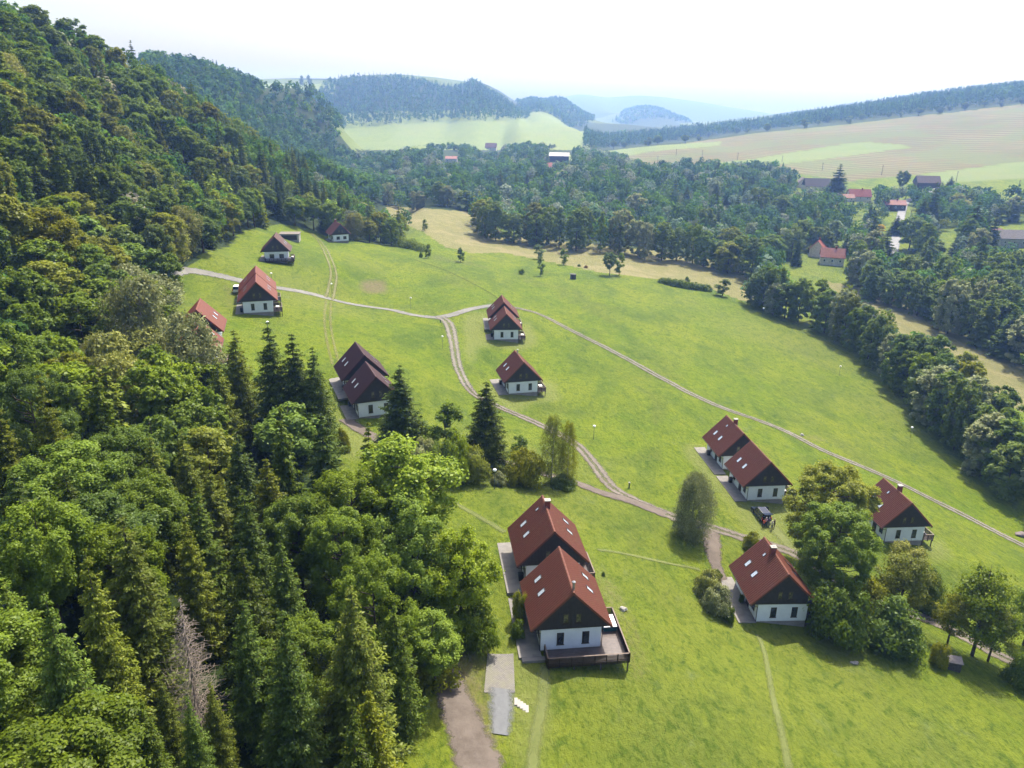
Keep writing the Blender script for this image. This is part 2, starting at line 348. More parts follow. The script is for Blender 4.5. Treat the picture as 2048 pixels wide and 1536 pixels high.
wd = t.mix(t.ramp(n2, .3, .7), (.022, .040, .009), (.036, .054, .014)); br = t.mix(t.ramp(n3, .3, .7), (0.128, 0.099, 0.054), (0.173, 0.138, 0.083))
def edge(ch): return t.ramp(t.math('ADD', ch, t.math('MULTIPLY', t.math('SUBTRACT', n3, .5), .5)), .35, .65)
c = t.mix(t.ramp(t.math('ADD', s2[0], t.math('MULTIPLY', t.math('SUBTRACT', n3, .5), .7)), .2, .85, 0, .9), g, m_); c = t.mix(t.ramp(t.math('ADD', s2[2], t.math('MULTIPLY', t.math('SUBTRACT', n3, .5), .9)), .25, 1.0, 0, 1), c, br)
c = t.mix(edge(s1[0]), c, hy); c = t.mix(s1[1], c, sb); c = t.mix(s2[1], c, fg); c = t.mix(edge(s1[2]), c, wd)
bh = t.math('ADD', t.math('MULTIPLY', n3, 1.0), t.math('MULTIPLY', n4, .35))
tuft = t.math('ADD', bh, t.math('MULTIPLY', t.noise(.45, 3, .6, pv), 1.2))
bmp = t.n('Bump', Height=tuft, Strength=1.0, Distance=.65).outputs[0]
b = t.n('BsdfPrincipled', Base__Color=c, Roughness=.9, Normal=bmp); b.inputs['Specular IOR Level'].default_value = .12
gme.materials.append(t.surf(b))
tag(link('ground', gme), kind='structure')

# ------------------------------------------------------------------ roads, tracks and paths laid over the sheet
def road_mat(name, c1, c2, centre=0.0, soft=.35, cover=1.0, wheels=0.0):
    t = NT(name); p = t.pos(); e = t.n('Attribute', _attribute_name='across').outputs['Fac']
    n = t.noise(1.1, 4, .65, p); n2 = t.noise(9, 3, .6, p); n0 = t.noise(.25, 3, .6, p)
    c = t.mix(t.ramp(n, .3, .7), c1, c2); c = t.mix(t.ramp(n2, .45, .7, 0, .5), c, [x * .6 for x in c1]); c = t.mix(t.ramp(n0, .4, .65, 0, .45), c, [x * 1.25 for x in c2])
    ae = t.math('ABSOLUTE', e); jit = t.math('MULTIPLY', t.math('SUBTRACT', n, .5), 1.1)
    edge = t.ramp(t.math('ADD', ae, jit), 1 - soft, 1.0, 1, 0)
    if centre: edge = t.math('MULTIPLY', edge, t.ramp(t.math('ADD', ae, t.math('MULTIPLY', jit, .8)), .12, .30, 1 - centre, 1))
    if wheels: edge = t.math('MULTIPLY', edge, t.ramp(t.math('ABSOLUTE', t.math('SUBTRACT', ae, .58)), .14, .34, 1, 1 - wheels))
    if cover < 1: edge = t.math('MULTIPLY', edge, cover)
    b = t.n('BsdfPrincipled', Base__Color=c, Roughness=.92, Normal=t.bump(n2, .6, .05)); b.inputs['Specular IOR Level'].default_value = .15
    tr = t.n('BsdfTransparent'); return t.surf(t.n('MixShader', i0=edge, i1=tr.outputs[0], i2=b.outputs[0]))
def smooth(pts, n=8):
    pts = [np.array(q, float) for q in pts]; P = [2 * pts[0] - pts[1]] + pts + [2 * pts[-1] - pts[-2]]; out = []
    for i in range(1, len(P) - 2):
        for k in range(n):
            u = k / n; out.append(.5 * ((2 * P[i]) + (-P[i - 1] + P[i + 1]) * u + (2 * P[i - 1] - 5 * P[i] + 4 * P[i + 1] - P[i + 2]) * u * u + (-P[i - 1] + 3 * P[i] - 3 * P[i + 1] + P[i + 2]) * u ** 3))
    return out + [pts[-1]]
def strip(name, px, width, mat, lift=.05, world=False, nacross=8):
    pts = [np.array(q[:2], float) if world else at(*q)[:2] for q in px]; pts = smooth(pts, 10)
    L = [0]
    for i in range(1, len(pts)): L.append(L[-1] + np.linalg.norm(pts[i] - pts[i - 1]))
    L = np.array(L); pts = np.array(pts); m = max(4, int(L[-1] / .9)); s = np.linspace(0, L[-1], m)
    q = np.stack([np.interp(s, L, pts[:, 0]), np.interp(s, L, pts[:, 1])], -1)
    tg = np.gradient(q, axis=0); tg /= np.linalg.norm(tg, axis=1)[:, None] + 1e-9; nr = np.stack([-tg[:, 1], tg[:, 0]], -1)
    w = np.interp(np.linspace(0, 1, m), np.linspace(0, 1, len(width)), width) if hasattr(width, '__len__') else np.full(m, width)
    e = np.linspace(-1, 1, nacross + 1)
    xy = q[:, None] + nr[:, None] * (e[None, :, None] * w[:, None, None] * .5)
    z = h(xy[..., 0], xy[..., 1]) + lift + .0003 * np.hypot(xy[..., 0], xy[..., 1])
    v = np.concatenate([xy, z[..., None]], -1).reshape(-1, 3); k = nacross + 1
    a, b = np.meshgrid(np.arange(nacross), np.arange(m - 1)); a = (b * k + a).ravel()
    me = np_mesh(name, v, np.stack([a, a + k, a + k + 1, a + 1], -1)); attr(me, 'across', np.tile(e, m), 'FLOAT')
    me.polygons.foreach_set('use_smooth', [True] * len(me.polygons))
    me.materials.append(mat); o = link(name, me); return tag(o, kind='structure')
M_gravel = road_mat('gravel', (.135, .13, .12), (.19, .185, .165), soft=.3)
M_gravel2 = road_mat('gravel_tracks', (.125, .115, .09), (.175, .16, .13), centre=.75, soft=.35)
M_dirt = road_mat('dirt', (.092, .074, .060), (.140, .116, .098), soft=.35)
M_dirt2 = road_mat('dirt_tracks', (.112, .096, .076), (.160, .140, .116), centre=.6, soft=.35)
M_worn = road_mat('worn_grass', (.115, .140, .038), (.155, .172, .060), soft=.6, cover=.75)
M_wheel = road_mat('wheel_marks', (.125, .128, .048), (.170, .168, .075), soft=.2, cover=.8, wheels=.92)
M_asph = road_mat('asphalt', (0.186, 0.186, 0.192), (0.248, 0.248, 0.254), soft=.15)
strip('gravel_road', [(318, 566), (345, 549), (375, 541), (440, 552), (560, 577), (660, 598), (760, 617), (830, 631), (887, 637)], 3.6, M_gravel)
strip('gravel_road', [(868, 637), (905, 630), (945, 618), (990, 611), (1015, 613)], 3.4, M_gravel, .07)
strip('gravel_track', [(1000, 612), (1040, 618), (1090, 634), (1180, 680), (1270, 727), (1330, 760), (1430, 810), (1560, 858), (1650, 903), (1780, 958), (1900, 1017), (1980, 1058), (2090, 1112)], [2.9, 2.7, 2.7, 3.0, 3.1], M_gravel2, .06)
strip('gravel_road', [(880, 634), (897, 648), (906, 680), (916, 735), (935, 775)], [4.2, 3.0, 2.8], M_gravel2, .08)
strip('dirt_road', [(930, 765), (950, 790), (1000, 815), (1080, 850), (1150, 888), (1185, 925), (1225, 975), (1290, 1010), (1350, 1035), (1430, 1058), (1500, 1080), (1580, 1104), (1645, 1140), (1720, 1190), (1800, 1222), (1860, 1240), (1940, 1280), (2000, 1312), (2090, 1350)], [2.8, 2.9, 3.0, 3.2, 3.0, 2.9], M_dirt2, .06)
strip('dirt_road', [(690, 838), (730, 865), (790, 895), (860, 912), (940, 915), (1005, 925), (1060, 940), (1140, 963), (1200, 985), (1260, 1002), (1330, 1030)], 3.0, M_dirt, .08)
strip('dirt_patch', [(1420, 1058), (1424, 1090), (1432, 1130), (1448, 1165)], [3.2, 3.4, 2.4, 1.6], M_dirt, .04)
strip('dirt_patch', [(1535, 1045), (1560, 1070), (1590, 1105)], [3.0, 3.0, 3.4], M_worn, .045)
strip('meadow_track', [(622, 466), (640, 484), (655, 510), (667, 545), (664, 575), (658, 598)], [2.2, 2.8, 3.4], M_wheel, .06)
strip('meadow_track', [(657, 603), (655, 640), (660, 680), (672, 730)], 2.6, road_mat('faint_marks', (0.167, 0.155, 0.056), (0.205, 0.192, 0.087), soft=.2, cover=.4, wheels=.95), .06)
strip('footpath', [(1515, 1270), (1530, 1310), (1545, 1390), (1562, 1460), (1582, 1560)], [.8, 1.0, 1.2], M_worn, .04)
strip('footpath', [(860, 985), (905, 1005), (960, 1035), (1010, 1065)], 1.3, M_worn, .04)
strip('footpath', [(1195, 1100), (1270, 1112), (1400, 1140)], .9, M_worn, .04)
strip('footpath', [(1090, 1330), (1086, 1400), (1072, 1470), (1062, 1560)], 1.6, M_worn, .05)
strip('footpath', [(830, 520), (900, 545), (960, 575), (1000, 600)], 1.0, road_mat('mown_line', (0.081, 0.105, 0.019), (0.099, 0.124, 0.025), soft=.5, cover=.5), .05)
strip('dirt_road', [(885, 1325), (905, 1385), (928, 1450), (955, 1520), (975, 1600)], [3.6, 4.2, 5.0, 5.6], M_dirt, .06)
strip('gravel_patch', [(1003, 1378), (1003, 1420), (1000, 1470)], [2.9, 3.0, 2.4], road_mat('grey_gravel', (.125, .13, .135), (.165, .17, .175), soft=.6), .075)
strip('village_road', [(1830, 396), (1812, 405), (1805, 420), (1800, 440), (1795, 465), (1789, 490), (1783, 515), (1770, 550)], 6.0, M_asph, .25)
strip('village_road', [(1880, 375), (1850, 388), (1826, 398)], 4.0, M_asph, .25)

# paved parking bay: interlocking blocks
def paving(name, corners, mat, thick=.08):
    mb = MB(); q = [at(*c) for c in corners]; n = 10; vs = []; fs = []
    for j in range(n + 1):
        for i in range(n + 1):
            a = q[0] * (1 - i / n) + q[1] * (i / n); b = q[3] * (1 - i / n) + q[2] * (i / n); w = a * (1 - j / n) + b * (j / n)
            vs.append((w[0], w[1], float(h(w[0], w[1])) + thick))
    mb.add(vs, [(j * (n + 1) + i, (j + 1) * (n + 1) + i, (j + 1) * (n + 1) + i + 1, j * (n + 1) + i + 1) for j in range(n) for i in range(n)])
    return tag(mb.build(name, mat), kind='structure')
t = NT('block_paving'); p = t.pos()
bk = t.n('TexBrick', Vector=p, Scale=1.0, Mortar__Size=.018, Brick__Width=.26, Row__Height=.17); bk.inputs['Color1'].default_value = (.21, .19, .18, 1); bk.inputs['Color2'].default_value = (.16, .145, .14, 1); bk.inputs['Mortar'].default_value = (.06, .065, .04, 1)
c = t.mix(t.ramp(t.noise(.8, 3, .6, p), .4, .65, 0, .4), bk.outputs['Color'], (.17, .17, .09))
b = t.n('BsdfPrincipled', Base__Color=c, Roughness=.9, Normal=t.bump(bk.outputs['Fac'], -.5, .02))
paving('block_paving', [(975, 1308), (1027, 1308), (1030, 1386), (968, 1386)], t.surf(b))
# ------------------------------------------------------------------ chalets
def tile_mat(name, c1, c2, moss):
    t = NT(name); o = t.obj(); n = t.noise(.9, 4, .65, o); n2 = t.noise(5, 3, .6, o)
    c = t.mix(t.ramp(n2, .3, .7), c1, c2); c = t.mix(t.ramp(n, .5, .72, 0, .55), c, moss); c = t.mix(t.ramp(t.noise(2.2, 3, .6, o), .3, .6, 0, .35), c, [x * .6 for x in c1])
    c = t.mix(t.math('MULTIPLY', t.n('NewGeometry').outputs['Random Per Island'], .0), c, c1)
    ob = t.n('ObjectInfo').outputs['Random']; c = t.mix(t.ramp(ob, 0, 1, 0, .25), c, [x * 1.25 for x in c2])
    b = t.n('BsdfPrincipled', Base__Color=c, Roughness=.62, Normal=t.bump(n2, .25, .02)); b.inputs['Specular IOR Level'].default_value = .35
    return t.surf(b)
ROOFS = {'red': tile_mat('red_tiles', (.122, .035, .019), (.172, .053, .030), (.13, .08, .032)), 'dark': tile_mat('maroon_tiles', (.045, .016, .019), (.062, .022, .023), (.055, .026, .022)),
         'brown': tile_mat('brown_tiles', (.085, .032, .028), (.115, .044, .036), (.08, .05, .035)), 'orange': tile_mat('orange_tiles', (.165, .040, .022), (.215, .056, .031), (.15, .07, .035))}
t = NT('white_plaster'); o = t.obj(); c = t.mix(t.ramp(t.noise(1.2, 4, .6, o), .3, .7), (.66, .69, .74), (.74, .77, .82)); sz = t.n('SeparateXYZ', Vector=o).outputs[2]
c = t.mix(t.ramp(t.math('ADD', sz, t.math('MULTIPLY', t.noise(3, 3, .6, o), .6)), .15, .6, .3, 0), c, (.42, .41, .38))
b = t.n('BsdfPrincipled', Base__Color=c, Roughness=.85, Normal=t.bump(t.noise(40, 2, .5, o), .15, .01)); M_wall = t.surf(b)
t = NT('dark_boards'); o = t.obj(); w = t.n('TexWave', Vector=o, Scale=1.75, Distortion=.0).outputs['Fac']; c = t.mix(t.ramp(t.noise(2, 4, .6, o), .3, .7), (0.018, 0.014, 0.014), (0.034, 0.027, 0.026)); c = t.mix(t.ramp(w, .0, .12, .75, 0), c, (0.006, 0.006, 0.006))
b = t.n('BsdfPrincipled', Base__Color=c, Roughness=.75, Normal=t.bump(w, .5, .03)); M_board = t.surf(b)
M_trim = basic('dark_trim', (.035, .022, .018), .6); M_frame = basic('window_frame_wood', (.045, .030, .024), .5); M_white = basic('white_paint', (.75, .75, .74), .5, .05)
M_zinc = basic('grey_metal', (.30, .31, .32), .4, .1, metal=.6); M_gut = basic('dark_gutter', (.05, .045, .045), .4, metal=.3)
t = NT('foundation'); o = t.obj(); bk = t.n('TexBrick', Vector=t.n('Mapping', Vector=o, Rotation=(R(90), 0, 0)).outputs[0], Scale=1.0, Mortar__Size=.015, Brick__Width=.5, Row__Height=.22)
bk.inputs['Color1'].default_value = (.24, .21, .20, 1); bk.inputs['Color2'].default_value = (.30, .27, .25, 1); bk.inputs['Mortar'].default_value = (.17, .16, .15, 1)
M_found = t.surf(t.n('BsdfPrincipled', Base__Color=t.mix(t.ramp(t.noise(1.5, 3, .6, o), .4, .7, 0, .5), bk.outputs['Color'], (.15, .14, .13)), Roughness=.9))
t = NT('dark_glass'); c = t.mix(t.ramp(t.noise(1.7, 2, .5, t.obj()), .4, .6), (.012, .014, .016), (.05, .055, .055)); M_glass = t.surf(t.n('BsdfPrincipled', Base__Color=c, Roughness=.06))
M_sky = t.surf(t.n('BsdfPrincipled', Base__Color=(.10, .12, .15, 1), Roughness=.22, Metallic=.0)) if False else None
t = NT('roof_window_glass'); b = t.n('BsdfPrincipled', Base__Color=(.42, .47, .54, 1), Roughness=.22); b.inputs['Specular IOR Level'].default_value = 1.0; M_skyl = t.surf(b)
t = NT('grass_reflection_glass'); c = t.mix(t.ramp(t.noise(2.2, 2, .5, t.obj()), .4, .6), (.05, .05, .03), (.16, .145, .075)); M_glass2 = t.surf(t.n('BsdfPrincipled', Base__Color=c, Roughness=.1))  # gable panes: reflection of the meadow painted in as a mottled olive base colour
M_chim = basic('red_brick', (.20, .055, .045), .8, .3, 6); M_conc = basic('pale_concrete', (.33, .31, .28), .85, .15, 2, .2)
t = NT('concrete_slabs'); p = t.obj(); bk = t.n('TexBrick', Vector=p, Scale=1.0, Mortar__Size=.012, Brick__Width=1.0, Row__Height=.55); bk.inputs['Color1'].default_value = (.19, .175, .16, 1); bk.inputs['Color2'].default_value = (.155, .145, .135, 1); bk.inputs['Mortar'].default_value = (.20, .19, .17, 1)
M_slab = t.surf(t.n('BsdfPrincipled', Base__Color=t.mix(t.ramp(t.noise(1.3, 4, .6, p), .4, .7, 0, .4), bk.outputs['Color'], (.27, .25, .21)), Roughness=.9))
t = NT('deck_boards'); o = t.obj(); w = t.n('TexWave', Vector=o, Scale=1.15, _bands_direction='Y').outputs['Fac']; c = t.mix(t.ramp(t.noise(2.5, 4, .6, o), .3, .7), (.062, .045, .041), (.105, .080, .072)); c = t.mix(t.ramp(w, 0, .1, .8, 0), c, (.02, .015, .014))
b = t.n('BsdfPrincipled', Base__Color=c, Roughness=.28, Normal=t.bump(w, .2, .01)); M_deck = t.surf(b)
M_rail = basic('deck_railing_wood', (.040, .024, .018), .55, .3, 3); M_cap = basic('pale_handrail', (.16, .115, .09), .6, .2, 3)
HW, HL, HE, HR = 4.6, 4.65, 2.81, 7.52
TH = math.atan2(HR - HE, HW); SL = math.hypot(HW, HR - HE)
def sl(s, u, y, n): return (s * (u * math.cos(TH) + n * math.sin(TH)), y, HR - u * math.sin(TH) + n * math.cos(TH))
CACHE = {}
def cached(key, fn):
    if key not in CACHE: CACHE[key] = fn()
    return CACHE[key]
def roof_mesh():
    V_, F_ = [], []; nt, nc, q = 25, 19, 4; ys = np.linspace(-HL, HL, nt * q + 1); ph = np.arange(nt * q + 1) % q; prof = np.array([-.06, .03, .09, .05])[ph]
    for s in (-1, 1):
        rows = []
        for c in range(nc):
            for u, o in ((c / nc * SL, .0), ((c + 1.02) / nc * SL, .05)): rows.append((u, o + .045))
        base = sum(len(v) for v in V_)
        V_.append(np.array([[sl(s, u, y, o + pr) for y, pr in zip(ys, prof)] for u, o in rows]).reshape(-1, 3)); k = len(ys)
        a, b = np.meshgrid(np.arange(k - 1), np.arange(len(rows) - 1)); a = base + (b * k + a).ravel(); f = np.stack([a, a + 1, a + k + 1, a + k], -1)
        F_.append(f if s < 0 else f[:, ::-1])
    mb = MB(); mb.v = [tuple(v) for v in np.concatenate(V_)]; mb.f = [tuple(f) for f in np.concatenate(F_)]; mb.m = [0] * len(mb.f)
    mb.mi = 1
    for s in (-1, 1):                                     # boarding under the tiles and barge boards
        A, B = sl(s, 0, 0, 0), sl(s, SL, 0, 0); C_, D = sl(s, SL, 0, -.16), sl(s, .16, 0, -.16)
        mb.prism([(A[0], A[2]), (B[0], B[2]), (C_[0], C_[2]), (0, HR - .23)] if s > 0 else [(A[0], A[2]), (0, HR - .23), (C_[0], C_[2]), (B[0], B[2])], -HL + .01, HL - .01)
        mb.mi = 2
        for y in (-HL - .03, HL - .0): mb.prism([(sl(s, 0, 0, .09)[0], sl(s, 0, 0, .09)[2]), (sl(s, SL + .02, 0, .09)[0], sl(s, SL + .02, 0, .09)[2]), (sl(s, SL + .02, 0, -.15)[0], sl(s, SL + .02, 0, -.15)[2]), (sl(s, 0, 0, -.15)[0], sl(s, 0, 0, -.15)[2])], y, y + .03)
        mb.mi = 1
    return mb
def win_frame(mb, x0, z0, x1, z1, y, d=.05, w=.07, cross=True):
    mb.box(x0, y - d, z0, x0 + w, y, z1); mb.box(x1 - w, y - d, z0, x1, y, z1); mb.box(x0 + w, y - d, z1 - w, x1 - w, y, z1); mb.box(x0 + w, y - d, z0, x1 - w, y, z0 + w)
    mb.box(x0 - .06, y - d - .05, z0 - .05, x1 + .06, y, z0 - .002)
def skylight(parent, s, y, u, w=.78, l=1.18):
    def fr():
        mb = MB(); pts = [(u - l / 2, y - w / 2), (u + l / 2, y - w / 2), (u + l / 2, y + w / 2), (u - l / 2, y + w / 2)]; inn = [(u - l / 2 + .09, y - w / 2 + .08), (u + l / 2 - .09, y - w / 2 + .08), (u + l / 2 - .09, y + w / 2 - .08), (u - l / 2 + .09, y + w / 2 - .08)]
        vs = [sl(s, *a, .02) for a in pts] + [sl(s, *a, .19) for a in pts] + [sl(s, *a, .19) for a in inn] + [sl(s, *a, .15) for a in inn]
        fs = []
        for i in range(4):
            j = (i + 1) % 4; fs += [(i, j, 4 + j, 4 + i), (4 + i, 4 + j, 8 + j, 8 + i), (8 + i, 8 + j, 12 + j, 12 + i)]
        return mb.add(vs, fs).mesh('roof_window', M_gut)
    def pn(): return MB().add([sl(s, u + du, y + dy, .165) for du, dy in ((-l / 2 + .09, -w / 2 + .08), (l / 2 - .09, -w / 2 + .08), (l / 2 - .09, w / 2 - .08), (-l / 2 + .09, w / 2 - .08))], [(0, 1, 2, 3) if s > 0 else (3, 2, 1, 0)]).mesh('pane', M_skyl)
    f = link('roof_window', cached(('sky', s, y, u), fr), parent); link('pane', cached(('skp', s, y, u), pn), f)
def chimney(parent, x, y, kind='brick'):
    if kind == 'brick':
        o = link('chimney', cached(('ch', x, y), lambda: MB().box(x - .34, y - .3, HR - 1.1, x + .34, y + .3, HR + .85).mesh('chimney', M_chim)), parent)
        def cap():
            mb = MB().box(x - .42, y - .38, HR + .852, x + .42, y + .38, HR + .98); mb.box(x - .1, y - .1, HR + .98, x + .1, y + .1, HR + 1.02); return mb.mesh('cap', M_conc)
        if False: link('cap', None, o)
        link('chimney_cap', cached(('cc', x, y), cap), parent)
    else:
        link('flue', cached(('fl', x, y), lambda: MB().lathe([(.2, -.35), (.15, -.1), (.14, .9), (.22, .92), (.22, 1.0), (.05, 1.1)], 10, (x, y, HR)).mesh('flue', M_zinc)), parent)
def build_chalet(key, label, roof='red', deck='side', chim=None, skyl=True, group='white walled chalets with tiled roofs', wide=False):
    x, y, z, a = CHALETS[key]; t = thing('chalet', label, 'chalet', (x, y, z), R(a), group)
    def wall():
        mb = MB().box(-3.45, -HL + .22, 0, 3.45, HL - .25, HE - .02)
        mb.box(-3.47, -HL + .195, 0, -2.92, -HL + .222, 2.70); return mb.mesh('wall', M_wall)
    link('wall', cached('wall', wall), t)
    link('foundation', cached('found', lambda: MB().box(-3.40, -HL + .26, -2.6, 3.42, HL - .3, -.003).mesh('foundation', M_found)), t)
    def gab():
        mb = MB()
        for y0 in (-HL + .06, HL - .16): mb.prism([(-4.42, HE + .02), (4.42, HE + .02), (4.30, HE + .16), (0, HR - .27), (-4.30, HE + .16)], y0, y0 + .10)
        mb.box(-4.45, -HL + .162, HE - .015, 4.45, HL - .162, HE + .09)
        return mb.mesh('gable', M_board)
    link('gable', cached('gable', gab), t)
    rme = cached(('roof', roof), lambda: roof_mesh().mesh('roof', [ROOFS[roof], M_trim, ROOFS[roof]]))
    rf = link('roof', rme, t)
    def ridge():
        mb = MB(); n = 24
        for i in range(n):
            y0 = -HL - .02 + i * (2 * HL + .04) / n; y1 = y0 + (2 * HL + .04) / n + .02; hh = .02 if i % 2 else 0
            mb.prism([(-.20, HR - .09), (-.12, HR + .10 + hh), (0, HR + .155 + hh), (.12, HR + .10 + hh), (.20, HR - .09)][::-1], y0, y1)
        return mb.mesh('ridge_tiles', ROOFS[roof])
    link('ridge_tiles', cached(('ridge', roof), ridge), rf)
    def gut():
        return MB().tube([(s * (HW + .07), -HL, HE - .06), (s * (HW + .07), HL, HE - .06)], .065, 6).mesh('gutter', M_gut)
    for s in (-1, 1): link('gutter', cached(('gut', s), gut), t)
    link('downpipe', cached('dp', lambda: MB().tube([(-4.62, -HL + .05, HE - .1), (-4.5, -HL + .12, HE - .28), (-3.56, -HL + .16, HE - .42), (-3.52, -HL + .16, -.1)], .05, 6).mesh('downpipe', M_gut)), t)
    link('downpipe', cached('dp2', lambda: MB().tube([(4.62, -HL + .05, HE - .1), (4.5, -HL + .12, HE - .28), (3.58, -HL + .16, HE - .42), (3.53, -HL + .16, -.1)], .045, 6).mesh('downpipe', M_gut)), t)
    ws = ((-1.95, .75, -.55, 2.05), (1.05, .75, 2.45, 2.05)) if wide else ((-1.62, .62, -.82, 2.22), (1.28, .62, 2.08, 2.22))
    wins = [(w, -HL + .22) for w in ws] + [((-1.02, 3.62, -.42, 4.82), -HL + .06), ((.42, 3.62, 1.02, 4.82), -HL + .06)]
    for w, yy in wins:
        def fr(w=w, yy=yy): mb = MB(); win_frame(mb, *w, yy); mb.box((w[0] + w[2]) / 2 - .025, yy - .045, w[1] + .07, (w[0] + w[2]) / 2 + .025, yy - .002, w[3] - .07) if wide else None; return mb.mesh('window', M_frame)
        o = link('window', cached(('wf', w), fr), t)
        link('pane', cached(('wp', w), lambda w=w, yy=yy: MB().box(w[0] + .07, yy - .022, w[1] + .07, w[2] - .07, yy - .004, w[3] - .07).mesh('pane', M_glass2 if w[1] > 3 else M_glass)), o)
    def door():
        mb = MB().box(-3.50, -1.3, .02, -3.452, -.35, 2.15); mb.box(-3.53, -1.36, .0, -3.452, -1.302, 2.22); mb.box(-3.53, -.348, .0, -3.452, -.29, 2.22); return mb.mesh('door', M_trim)
    link('door', cached('door', door), t)
    for yy in (1.6, -3.4):
        o = link('window', cached(('sw', yy), lambda yy=yy: MB().box(-3.50, yy, .8, -3.452, yy + 1.0, 2.1).mesh('window', M_frame)), t)
        link('pane', cached(('sp', yy), lambda yy=yy: MB().box(-3.52, yy + .08, .88, -3.502, yy + .92, 2.02).mesh('pane', M_glass)), o)
    if skyl:
        for s in (-1, 1):
            for yy in (-.35, 2.3): skylight(t, s, yy, 3.95)
    if chim:
        chimney(t, *chim)
        if chim[2] == 'brick': skylight(t, -1, chim[1] + .75, 1.3, .5, .62)
    if deck == 'side': side_deck(t)
    elif deck == 'side_skirt': side_deck(t, skirt=True)
    elif deck == 'wrap': wrap_deck(t)
    elif deck == 'front': wrap_deck(t, small=True)
    return t
def rail_run(mb, p, q, z, hgt=.95, step=1.3, slats='h', cap=None):
    p, q = np.array(p, float), np.array(q, float); L = np.linalg.norm(q - p); n = max(1, round(L / step)); d = (q - p) / L; w = np.array([-d[1], d[0]]) * .025
    def plank(a, b, z0, z1, off=0):
        nn = w + np.array([-d[1], d[0]]) * off; ofs = np.array([-d[1], d[0]]) * off
        c = [(*(a - w + ofs), z0), (*(b - w + ofs), z0), (*(b + w + ofs), z0), (*(a + w + ofs), z0)]; c += [(x, y_, z1) for x, y_, _ in c]
        mb.add(c, [(3, 2, 1, 0), (4, 5, 6, 7), (0, 1, 5, 4), (1, 2, 6, 5), (2, 3, 7, 6), (3, 0, 4, 7)])
    for i in range(n + 1):
        c = p + d * L * i / n; mb.box(c[0] - .05, c[1] - .05, z - .3, c[0] + .05, c[1] + .05, z + hgt - .02)
    if slats == 'h':
        for k in range(4): plank(p, q, z + .08 + k * .22, z + .22 + k * .22, .08)
    else:
        m = int(L / .105)
        for i in range(m):
            a = p + d * (L * (i + .12) / m); b = p + d * (L * (i + .78) / m); plank(a, b, z - .28, z + hgt - .06, -.09)
        plank(p, q, z + .12, z + .2, 0)
    if cap is not None: cap.box(min(p[0], q[0]) - .07, min(p[1], q[1]) - .07, z + hgt, max(p[0], q[0]) + .07, max(p[1], q[1]) + .07, z + hgt + .045)
def side_deck(t, skirt=False):
    x0, x1, y0, y1 = 3.47, 5.55, -4.25, .6
    def plat():
        mb = MB().box(x0, y0, -.14, x1, y1, -.02)
        for px in (x0 + .25, x1 - .1):
            for py in (y0 + .1, (y0 + y1) / 2, y1 - .1): mb.box(px - .07, py - .07, -3.2, px + .07, py + .07, -.141)
        if skirt: mb.box(x0 + .02, y0 + .02, -1.9, x1 - .25, y0 + .07, -.15); mb.box(x1 - .31, y0 + .075, -1.9, x1 - .26, y1 - .3, -.15)
        return mb.mesh('deck', M_deck)
    d = link('deck', cached(('sd', skirt), plat), t)
    def rl(cap):
        mb, c = MB(), MB()
        rail_run(mb, (x0 + .1, y0), (x1, y0), -.02, cap=c); rail_run(mb, (x1, y0), (x1, y1), -.02, cap=c); rail_run(mb, (x1, y1), (x0 + .1, y1), -.02, cap=c)
        return (c.mesh('handrail', M_cap) if cap else mb.mesh('railing', M_rail))
    link('railing', cached('sr', lambda: rl(0)), d); link('handrail', cached('sh', lambda: rl(1)), d)
def wrap_deck(t, small=False):
    X0, X1, Y0, Y1 = (-3.0, 6.15, -7.0, 1.2) if not small else (-3.2, 5.4, -5.75, 1.0)
    def plat():
        mb = MB().box(3.48, -HL + .2, -.14, X1, Y1, -.02); mb.box(X0, Y0, -.14, X1, -HL + .2, -.0201)
        for px, py in [(X0 + .1, Y0 + .1), (0, Y0 + .1), (3, Y0 + .1), (X1 - .1, Y0 + .1), (X1 - .1, -3), (X1 - .1, Y1 - .1), (3.7, Y1 - .1)]: mb.box(px - .07, py - .07, -3.4, px + .07, py + .07, -.141)
        return mb.mesh('deck', M_deck)
    d = link('deck', cached(('wd', small), plat), t)
    def rl(cap):
        mb, c = MB(), MB()
        for p, q in (((X0, -HL - .1), (X0, Y0)), ((X0, Y0), (X1, Y0)), ((X1, Y0), (X1, Y1)), ((X1, Y1), (4.2, Y1))): rail_run(mb, p, q, -.02, slats='v', cap=c)
        return c.mesh('handrail', M_cap) if cap else mb.mesh('railing', M_rail)
    link('railing', cached(('wr', small), lambda: rl(0)), d); link('handrail', cached(('wh', small), lambda: rl(1)), d)
build_chalet('A', 'nearest chalet with red tiled roof and broad dark deck wrapping round two sides', 'red', 'wrap', (.12, -3.9, 'flue'))
build_chalet('B', 'red roofed chalet with brick chimney directly behind the chalet with wrap-round deck', 'red', 'side', (.2, 1.9, 'brick'))
build_chalet('C', 'red roofed chalet with brick chimney and three roof windows left of the big bushy trees', 'red', 'side_skirt', (-.2, .8, 'brick'))
build_chalet('D', 'red roofed chalet without chimney beside the parked dark car', 'red', 'side')
build_chalet('E', 'red roofed chalet with chimney standing just behind the chalet beside the dark car', 'red', 'none', (.35, .6, 'brick'))
build_chalet('F', 'red roofed chalet half hidden behind leafy trees near the long gravel track', 'red', 'side', (.5, .2, 'brick'))
build_chalet('G', 'single brownish red roofed chalet alone in the middle of the meadow', 'red', 'side', (.1, 2.2, 'flue'))
build_chalet('H', 'front chalet of the pair standing just right of the gravel road fork', 'red', 'side')
build_chalet('I', 'rear chalet of the pair standing just right of the gravel road fork', 'red', 'side')
build_chalet('J', 'dark maroon roofed chalet partly behind a tall spruce', 'dark', 'none')
